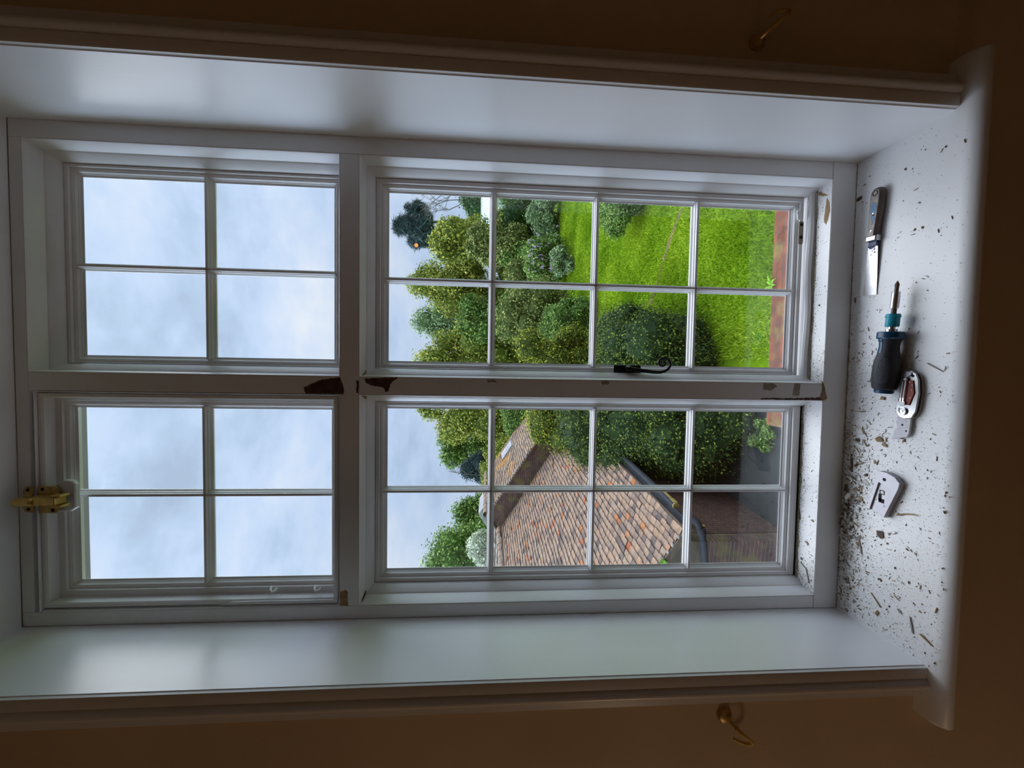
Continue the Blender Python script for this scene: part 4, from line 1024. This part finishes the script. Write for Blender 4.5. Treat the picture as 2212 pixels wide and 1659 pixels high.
# hedge nearer the house, running behind the mullion
plant('dark_hedge', 'dark glossy evergreen shrub spilling over the eave of the tiled roof', 'hedge', [(-1.10, 7.7, -1.85, 1.10, 1.5, 1.20), (-1.75, 7.6, -1.55, .62, .9, .80), (-.55, 7.2, -2.1, .9, 1.3, 1.05), (-1.45, 6.9, -2.15, .70, .8, .85), (-.9, 8.6, -1.2, 1.1, 1.1, .9), (-1.9, 8.5, -1.2, .6, .8, .8), (-1.15, 6.1, -2.5, .75, .7, .62), (-.75, 5.7, -2.75, .6, .5, .35), (-1.55, 6.2, -2.2, .5, .6, .6)] + lumpy(-1.15, 7.5, -1.8, 1.35, 1.7, 1.35, 9, 71, spread=.72), 56000, .042, 'leaf_pyracantha', (-1.0, 7.6), .08, core=.86, jitter=.10, long=1.8)
plant('dark_hedge', 'dark glossy evergreen shrub right of the mullion on the edge of the lawn', 'hedge', [(.55, 8.1, -2.05, .95, 1.1, .98), (.35, 7.2, -2.35, .75, .8, .75), (1.05, 8.9, -1.95, .70, .9, .85), (-.1, 8.0, -1.9, .8, 1.1, 1.0)] + lumpy(.45, 7.9, -2.05, 1.15, 1.2, 1.10, 9, 72, spread=.72), 34000, .042, 'leaf_pyracantha', (.5, 8.0), .08, core=.86, jitter=.10, long=1.8)
plant('gold_hedge', 'yellow-tipped evergreen shrub beside the eave of the tiled roof', 'hedge', mass(-1.55, 1.05, 11.3, -3.0, .55, ry=1.4, n=12, seed=27, spread=.62), 24000, .055, 'leaf_goldtip', (-1.55, 11.3), .08, core=.80, jitter=.11, long=1.8)
plant('green_bush', 'fresh green bush growing against the far end of the tiled roof', 'bush', mass(-1.75, 1.05, 15.6, -3.0, 1.35, n=11, seed=28, spread=.6), 15000, .075, 'leaf_mid', (-1.55, 15.6), .08, core=.74)
# left half
plant('yellow_tree', 'yellow-green tree left of the mullion with a sprig against the sky', 'tree', mass(-3.9, 2.1, 28, -2.6, 5.5, n=12, seed=30, spread=.64) + [(-3.4, 28, 5.6, .55, .5, 1.0), (-3.0, 28, 6.3, .35, .4, .6)], 12000, .17, 'leaf_yellow', (-3.9, 28), .2, core=.60, group='trees left of the mullion')
plant('ash_tree', 'fresh green spreading tree next left, thin branches showing', 'tree', mass(-6.2, 1.7, 30, .8, 5.2, n=12, seed=31, spread=.68), 6500, .19, 'leaf_mid', (-5.6, 30), .2, core=.40, group='trees left of the mullion')
plant('grey_bush', 'dense grey-olive bush with a dead twig sticking out of its top', 'bush', mass(-7.05, 1.08, 26, .2, 3.5, n=9, seed=32, spread=.5, r0=.45, r1=.6), 6500, .11, 'leaf_blue', (-7.05, 26), .1)
plant('gold_hedge', 'low yellow-green hedge on the horizon above the tiled roofs', 'hedge', lumpy(-6.4, 24.4, .8, 2.0, .8, 1.35, 10, 33), 7000, .12, 'leaf_yellow', (-6.4, 24.4), .08)
plant('round_tree', 'dark green tree at the far left rising above the cream bush', 'tree', mass(-20.0, 4.2, 38, -2.6, 7.6, n=14, seed=34, spread=.64), 12000, .26, 'leaf_mid', (-20, 38), .35, core=.66, group='trees at the far left')
plant('round_tree', 'lower dark green tree right of the far left tree', 'tree', mass(-16.6, 2.8, 42, -2.6, 4.9, n=12, seed=35, spread=.64), 8000, .26, 'leaf_mid', (-16.6, 42), .3, core=.66, group='trees at the far left')
plant('round_tree', 'sparse pale green tree top cut off at the far left edge', 'tree', mass(-23.4, 2.6, 38, -2.6, 9.4, n=10, seed=36, spread=.66), 5000, .26, 'leaf_sage', (-23.4, 38), .3, core=.5, group='trees at the far left')
plant('variegated_bush', 'cream-leaved rounded bush peeping over the ridge of the tiled roof', 'bush', mass(-9.9, 1.25, 20, .2, 2.9, n=10, seed=37, spread=.55), 8500, .11, 'leaf_cream', (-9.9, 20), .08)
plant('green_bush', 'small green bush on the horizon beside the grey far roof', 'bush', mass(-12.6, 1.1, 36, -2.8, 2.9, n=8, seed=38), 4000, .2, 'leaf_bright', (-12.6, 36), .1)

plant('courtyard_weeds', 'small leafy weeds growing from the dark paving below the big evergreen shrub', 'weeds', lumpy(-1.0, 5.1, -2.92, .34, .34, .09, 7, 41), 1500, .045, 'leaf_mid', (-1.0, 5.0), .01, core=.4)
plant('roof_weed', 'tiny green weed in the verge at the near corner of the tiled roof', 'weeds', lumpy(-2.70, 4.28, -.93, .07, .06, .05, 4, 42), 500, .03, 'leaf_bright', (-2.70, 4.10), .008, core=.3, trunk_top=-1.0)
# dead twig and bare tree
def branches(name, label, base, h, seed, spread, depth, r0, parent_off=(0, 0)):
    rr = random.Random(seed); t = thing(name, label, 'tree', base)
    b = MB()
    def grow(p, d, l, r_, k):
        q = p + d * l; mid = p + d * l * .5 + Vector((rr.uniform(-1, 1), rr.uniform(-1, 1), rr.uniform(-1, 1))) * l * .06
        b.tube([p, mid, q], [r_, r_ * .85, r_ * .7], 5, cap=False, rnd=rr.random())
        if k == 0: return
        for _ in range(3 if k > 1 else 4):
            dd = (d + Vector((rr.gauss(0, spread), rr.gauss(0, spread), rr.gauss(.05, spread * .8)))).normalized(); grow(q, dd, l * rr.uniform(.55, .8), r_ * .6, k - 1)
    grow(Vector((0, 0, -.05)), Vector((0, 0, 1)), h * .42, r0, depth)
    b.build('branches', 'twig', t)
    return t
branches('bare_tree', 'leafless tree with fine spreading twigs at the far right', (23.0, 51, GZ), 11.5, 4, .42, 5, .22)
branches('dead_twig', 'dead forked twig sticking up out of the grey-olive bush', (-7.3, 25.6, 1.6), 3.0, 8, .30, 2, .03)

# ---- glasshouse
t = thing('glasshouse', 'white glasshouse roof before the lime-green bush at the far right', 'glasshouse', (17.1, 39.0, GZ))
MB().box(-3.0, 3.0, -1.5, 1.5, 0, 4.0).build('walls', 'glasshouse_glass', t)
b = MB().add([(-3.1, -1.6, 3.95), (3.1, -1.6, 3.95), (3.1, 1.6, 3.95), (-3.1, 1.6, 3.95), (-3.1, 0, 5.45), (3.1, 0, 5.45)], [(0, 1, 5, 4), (2, 3, 4, 5), (0, 4, 3), (1, 2, 5), (0, 3, 2, 1)]); b.build('roof', 'glasshouse_glass', t)
for i in range(9):
    x = -3.05 + i * .7625; MB().tube([(x, -1.64, 3.97), (x, 0, 5.50), (x, 1.64, 3.97)], .035, 6).build('roof_bar', 'glasshouse_white', t)
MB().box(-3.1, 3.1, -.05, .05, 5.42, 5.53).build('ridge_bar', 'glasshouse_white', t)

# ---- tiled outbuildings. Local axes: x = along the ridge (away from the house), y = to the left, z = up
AZ = math.radians(5.69); EC = (-2.218, 4.279, -1.2); PITCH = math.radians(31.6)
ROTZ = math.radians(90) - AZ           # local +x -> away, +y -> left
def tiles(name, parent, x0, x1, y0, z0, length, mat, seed, gauge=.100, wdt=.145, pitch=PITCH, side=1, sag=.010):
    rr = random.Random(seed); b = MB(); cp, sp = math.cos(pitch), math.sin(pitch)
    nrow = int(length / gauge) + 1; ncol = int((x1 - x0) / wdt) + 1
    for i in range(nrow):
        wave = rr.uniform(-.006, .006)
        for j in range(ncol):
            xa = x0 + (j - (.5 if i % 2 else 0)) * wdt + rr.uniform(-.003, .003); xb = xa + wdt - .004; xa = max(xa, x0 - .01); xb = min(xb, x1)
            if xb - xa < .03: continue
            s0 = i * gauge + wave + rr.gauss(0, .004) + sag * math.sin(j * .9 + i); s1 = min(s0 + gauge * 1.35, length)
            lift = .030 + rr.uniform(0, .010) + (.014 if rr.random() < .06 else 0); tw = rr.uniform(-.004, .004)
            def pt(x, s, h): return (x, side * (y0 + s * cp - h * sp), z0 + s * sp + h * cp)
            v = [pt(xa, s0, lift - .012), pt(xb, s0, lift - .012 + tw), pt(xa, s0, lift), pt(xb, s0, lift + tw), pt(xa, s1, .006), pt(xb, s1, .006), pt((xa + xb) / 2, s0 - .004, lift + .003), pt((xa + xb) / 2, s0 - .004, lift - .010)]
            b.add(v, [(0, 7, 6, 2), (7, 1, 3, 6), (2, 6, 4), (6, 5, 4), (6, 3, 5), (0, 2, 4), (1, 5, 3)], rr.random())
    v = [(x, side * (y0 + s * cp), z0 + s * sp) for x, s in ((x0, 0), (x1, 0), (x1, length), (x0, length))]
    b.add(v + [(x, y, z - .05) for x, y, z in v], [(0, 1, 2, 3), (7, 6, 5, 4), (0, 4, 5, 1), (1, 5, 6, 2), (2, 6, 7, 3), (3, 7, 4, 0)], .4)
    return b.build(name, mat, parent)
def ridge(parent, x0, x1, y, z, r_=.10, mat='roof_tile', seed=1):
    rr = random.Random(seed); b = MB(); x = x0
    while x < x1:
        l = min(.33, x1 - x); dz = rr.uniform(-.008, .008)
        rows = [[(xx, y + rad * math.cos(a), z - .035 + dz + rad * math.sin(a)) for a in np.linspace(0, math.pi, 9)] for xx, rad in ((x, r_ * 1.06), (x + l - .01, r_))]
        b.grid(rows, rnd=rr.uniform(.3, .85)); x += l
    return b.build('ridge_tiles', mat, parent, smooth=True)
t = thing('outbuilding', 'near outbuilding with a weathered clay tile roof filling the lower left panes', 'building', EC, (0, 0, ROTZ))
SLA = 3.73 / math.cos(PITCH); LA = 6.98
tiles('roof_slope', t, 0, LA, 0, 0, SLA, 'roof_tile', 1)
tiles('roof_slope', t, 0, LA, -7.46, 0, SLA, 'roof_tile', 2, gauge=.2, wdt=.5, side=-1)
ridge(t, 0, LA, 3.73, 3.73 * math.tan(PITCH) + .075)
RZ = 3.73 * math.tan(PITCH); GR = GZ - EC[2]
b = MB(); b.box(.36, LA, .25, .45, GR, .12); b.build('side_wall', 'brick_dark', t)
b = MB().add([(xx, y, z) for xx in (.12, .34) for y, z in ((.25, GR), (.25, -.42), (7.2, -.42), (7.2, GR))], [(0, 1, 2, 3), (7, 6, 5, 4), (0, 4, 5, 1), (1, 5, 6, 2), (2, 6, 7, 3), (3, 7, 4, 0)]); b.build('gable_wall', 'brick_gable', t)
b = MB().add([(xx, y, z) for xx in (.10, .34) for y, z in ((.25, -.42), (.20, .06), (3.73, RZ - .06), (7.25, .06), (7.2, -.42))], [(0, 1, 2, 3, 4), (9, 8, 7, 6, 5)] + [(i, (i + 1) % 5, (i + 1) % 5 + 5, i + 5) for i in range(5)]); b.build('gable_boarding', 'shed_board', t)
cp, sp = math.cos(PITCH), math.sin(PITCH)
b = MB().add([(x, y0_ + s * cp, s * sp + dz) for x in (-.035, .0) for (y0_, s, dz) in ((0, 0, -.10), (0, SLA, -.10), (0, SLA, .008), (0, 0, .008))], [(0, 1, 2, 3), (7, 6, 5, 4), (0, 4, 5, 1), (1, 5, 6, 2), (2, 6, 7, 3), (3, 7, 4, 0)]); b.build('bargeboard', 'shed_board', t)
rr2 = random.Random(6); b = MB()
for i in range(30):
    s = .1 + i * .14 + rr2.uniform(-.03, .03); b.lathe([(0, .02), (.02, .03), (.035, .02)], (-.01, s * cp, s * sp + .0), (0, 0, 1), 7)
b.build('verge_mortar', 'mortar', t)
b = MB(); b.box(.05, LA, .02, .06, -.16, -.01); b.build('fascia', 'shed_board', t)
b = MB(); rows = []
for x in (.10, LA):
    rows.append([(x, -.075 + .062 * math.cos(a), -.045 + .062 * math.sin(a)) for a in np.linspace(math.pi, 2 * math.pi, 10)] + [(x, -.075 + .055 * math.cos(a), -.045 + .055 * math.sin(a)) for a in np.linspace(2 * math.pi, math.pi, 10)])
g_ = b.grid(rows, closed_u=True, cap=True).build('gutter', 'grey_metal', t, smooth=True, angle=50)
b = MB(); b.tube([(.45, -.150, -.085), (LA, -.150, -.085)], .048, 12); b.build('overflow_pipe', 'grey_metal', t, smooth=True)
b = MB(); b.lathe([(0, .052), (.02, .052), (.021, 0)], (.43, -.150, -.085), (1, 0, 0), 12); b.box(.45, .60, -.205, -.196, -.115, -.06); b.box(.62, .90, -.203, -.196, -.11, -.07)
b.build('lichen_patch', 'lichen', t)
b = MB(); b.tube(smooth_path([(.16, -.10, -.06), (.02, -.12, -.16), (-.06, -.04, -.20), (-.08, .12, -.24), (-.08, .45, -.30), (-.08, .80, -.38), (-.08, 1.6, -.56)], 4), .048, 12)
b.lathe([(0, .058), (.09, .060), (.10, .050)], (-.062, -.06, -.20), (-.1, .8, -.2), 14)
b.build('downpipe', 'grey_metal', t, smooth=True)
b = MB(); b.lathe([(0, .02), (.02, .026), (.03, .01)], (-.06, -.08, -.235), (.5, -1, -.5), 8); b.build('lichen_patch', 'lichen', t)

t = thing('outbuilding', 'second tiled building behind, its mossy brick gable rising above the near roof', 'building', EC, (0, 0, ROTZ))
BX = 7.1; AN, AZP = 3.30, 2.75; TN = math.tan(PITCH)
y0 = .35; z0 = AZP - (AN - y0) * TN
tiles('roof_slope', t, BX - .06, 10.9, y0, z0, (AN - y0) / cp, 'roof_tile_lichen', 5)
YL = 4.52; zl = AZP - (YL - AN) * TN
tiles('roof_slope', t, BX - .06, 10.9, -YL, zl, (YL - AN) / cp, 'moss_tile', 6, gauge=.2, wdt=.4, side=-1)
ridge(t, BX, 10.9, AN, AZP + .07, seed=3)
b = MB().add([(xx, y, z) for xx in (BX, BX + .25) for y, z in ((y0 + .15, GR), (y0 + .15, z0 + .05), (AN, AZP - .06), (YL - .05, zl - .02), (YL - .05, GR))], [(0, 1, 2, 3, 4), (9, 8, 7, 6, 5)] + [(i, (i + 1) % 5, (i + 1) % 5 + 5, i + 5) for i in range(5)]); b.build('gable_wall', 'brick_gable', t)
MB().box(BX + .2, 10.8, y0 + .15, y0 + .35, GR, z0 + .05).build('side_wall', 'brick_dark', t)
b = MB()
for sgn in (0, 1):
    for i in range(34):
        u = (i + rr2.uniform(0, .6)) / 34; y = y0 + (AN - y0) * u if not sgn else YL - (YL - AN) * u; z = AZP - abs(y - AN) * TN
        b.lathe([(0, .018), (.02, .030 + rr2.uniform(0, .014)), (.045, .018)], (BX - .07, y, z - .01), (0, 0, 1), 7)
b.build('verge_mortar', 'mortar', t)
b = MB(); x_, y_ = 9.5, 1.95; zz = z0 + (y_ - y0) * TN
b.add([(x_ + dx, y_ + dy, zz + dy * TN + h) for h in (.02, .10) for dx, dy in ((0, -.28), (.75, -.28), (.75, .28), (0, .28))], [(0, 1, 2, 3), (7, 6, 5, 4), (0, 4, 5, 1), (1, 5, 6, 2), (2, 6, 7, 3), (3, 7, 4, 0)]); b.build('roof_light', 'far_roof_grey', t)

t = thing('outbuilding', 'low mossy roof just showing along and above the ridge of the near roof', 'building', EC, (0, 0, ROTZ + math.radians(90)))
# local x now runs left, y runs towards the house
tiles('roof_slope', t, 4.4, 13.0, -10.2, 1.30, 2.2, 'moss_tile', 8, gauge=.16, wdt=.22, side=1) if False else None
b = MB(); rr2 = random.Random(12)
for i in range(12):
    for j in range(44):
        xa = 4.6 + j * .19; s0 = i * .15
        yy = -8.2 - s0 * cp; zz_ = 1.62 + s0 * sp; v = [(xa, yy, zz_), (xa + .185, yy, zz_ + rr2.uniform(0, .02)), (xa + .185, yy - .19 * cp, zz_ + .19 * sp - .03), (xa, yy - .19 * cp, zz_ + .19 * sp - .03)]
        b.add(v, [(0, 1, 2, 3)], rr2.random()); b.add([v[0], v[1], (v[1][0], v[1][1], v[1][2] - .03), (v[0][0], v[0][1], v[0][2] - .03)], [(0, 1, 2, 3)], .1)
b.build('roof_slope', 'moss_tile', t)
b = MB().add([(x, y, z) for x in (4.65, 12.9) for y, z in ((-8.35, GR), (-8.35, 1.60), (-9.70, 2.42), (-11.0, 1.60), (-11.0, GR))], [(0, 1, 2, 3, 4), (9, 8, 7, 6, 5)] + [(i, (i + 1) % 5, (i + 1) % 5 + 5, i + 5) for i in range(5)]); b.build('walls', 'brick_gable', t)

def far_house(label, x, y, w_, zap, zev, mat, d=4, rz=0):
    t = thing('far_house', label, 'building', (x, y, GZ), (0, 0, rz))
    MB().box(-w_, w_, 0, d, 0, zev - GZ).build('walls', 'brick_gable', t)
    b = MB().add([(-w_ - .15, -.15, zev - GZ), (w_ + .15, -.15, zev - GZ), (0, -.15, zap - GZ), (-w_ - .15, d, zev - GZ), (w_ + .15, d, zev - GZ), (0, d, zap - GZ)], [(0, 1, 2), (5, 4, 3), (0, 2, 5, 3), (1, 4, 5, 2), (0, 3, 4, 1)])
    b.build('roof', mat, t); return t
far_house('distant brown gable tip below the yellow-green trees left of the mullion', -6.5, 34.0, 1.5, 2.30, 1.3, 'brick_gable')
far_house('distant grey roof tip on the horizon above the ridge', -12.1, 31.0, 1.4, 2.20, 1.2, 'far_roof_grey')

# ---- brick wall top below the window and a weed on it
b = MB().box(-.42, 5.6, 1.70, 2.13, GZ - .05, -.70)
tag(b.build('brick_wall', 'brick_orange', bevel=.02), 'low orange brick wall between the house and the lawn, moss on its top', 'wall')
t = thing('weed', 'pale green strappy weed growing on the orange brick wall', 'plant', (.72, 2.10, -.70))
r5 = random.Random(2)
for i in range(7):
    a = i * .9 + r5.uniform(-.3, .3); l = r5.uniform(.05, .10); rows = []
    for u in np.linspace(0, 1, 6):
        w_ = .009 * math.sin(math.pi * (.15 + .8 * u)); x = l * u * math.cos(a); y = l * u * math.sin(a); z = .09 * u * (1.3 - u)
        rows.append([(x - w_ * math.sin(a), y + w_ * math.cos(a), z), (x, y, z - .003), (x + w_ * math.sin(a), y - w_ * math.cos(a), z)])
    MB().grid(rows, rnd=.7).build('leaf', 'leaf_bright', t)

# ---- eave of the house above the window
b = MB().box(-4, 4, .12, .62, 3.085, 3.11); b.build('soffit_tmp', 'soffit')
o = bpy.data.objects['soffit_tmp']; o.name = 'trim_9'; tag(o, 'pale grey eave soffit outside above the window', 'trim', kind='structure')
tag(MB().box(-4, 4, .58, .62, 3.10, 3.28).build('trim_10', 'soffit'), 'fascia board of the house eave', 'trim', kind='structure')
tag(MB().box(-4, 4, .10, .64, 3.26, 3.32).build('ceiling_eave', 'far_roof_grey'), 'roof edge of the house over the window', 'roof', kind='structure')
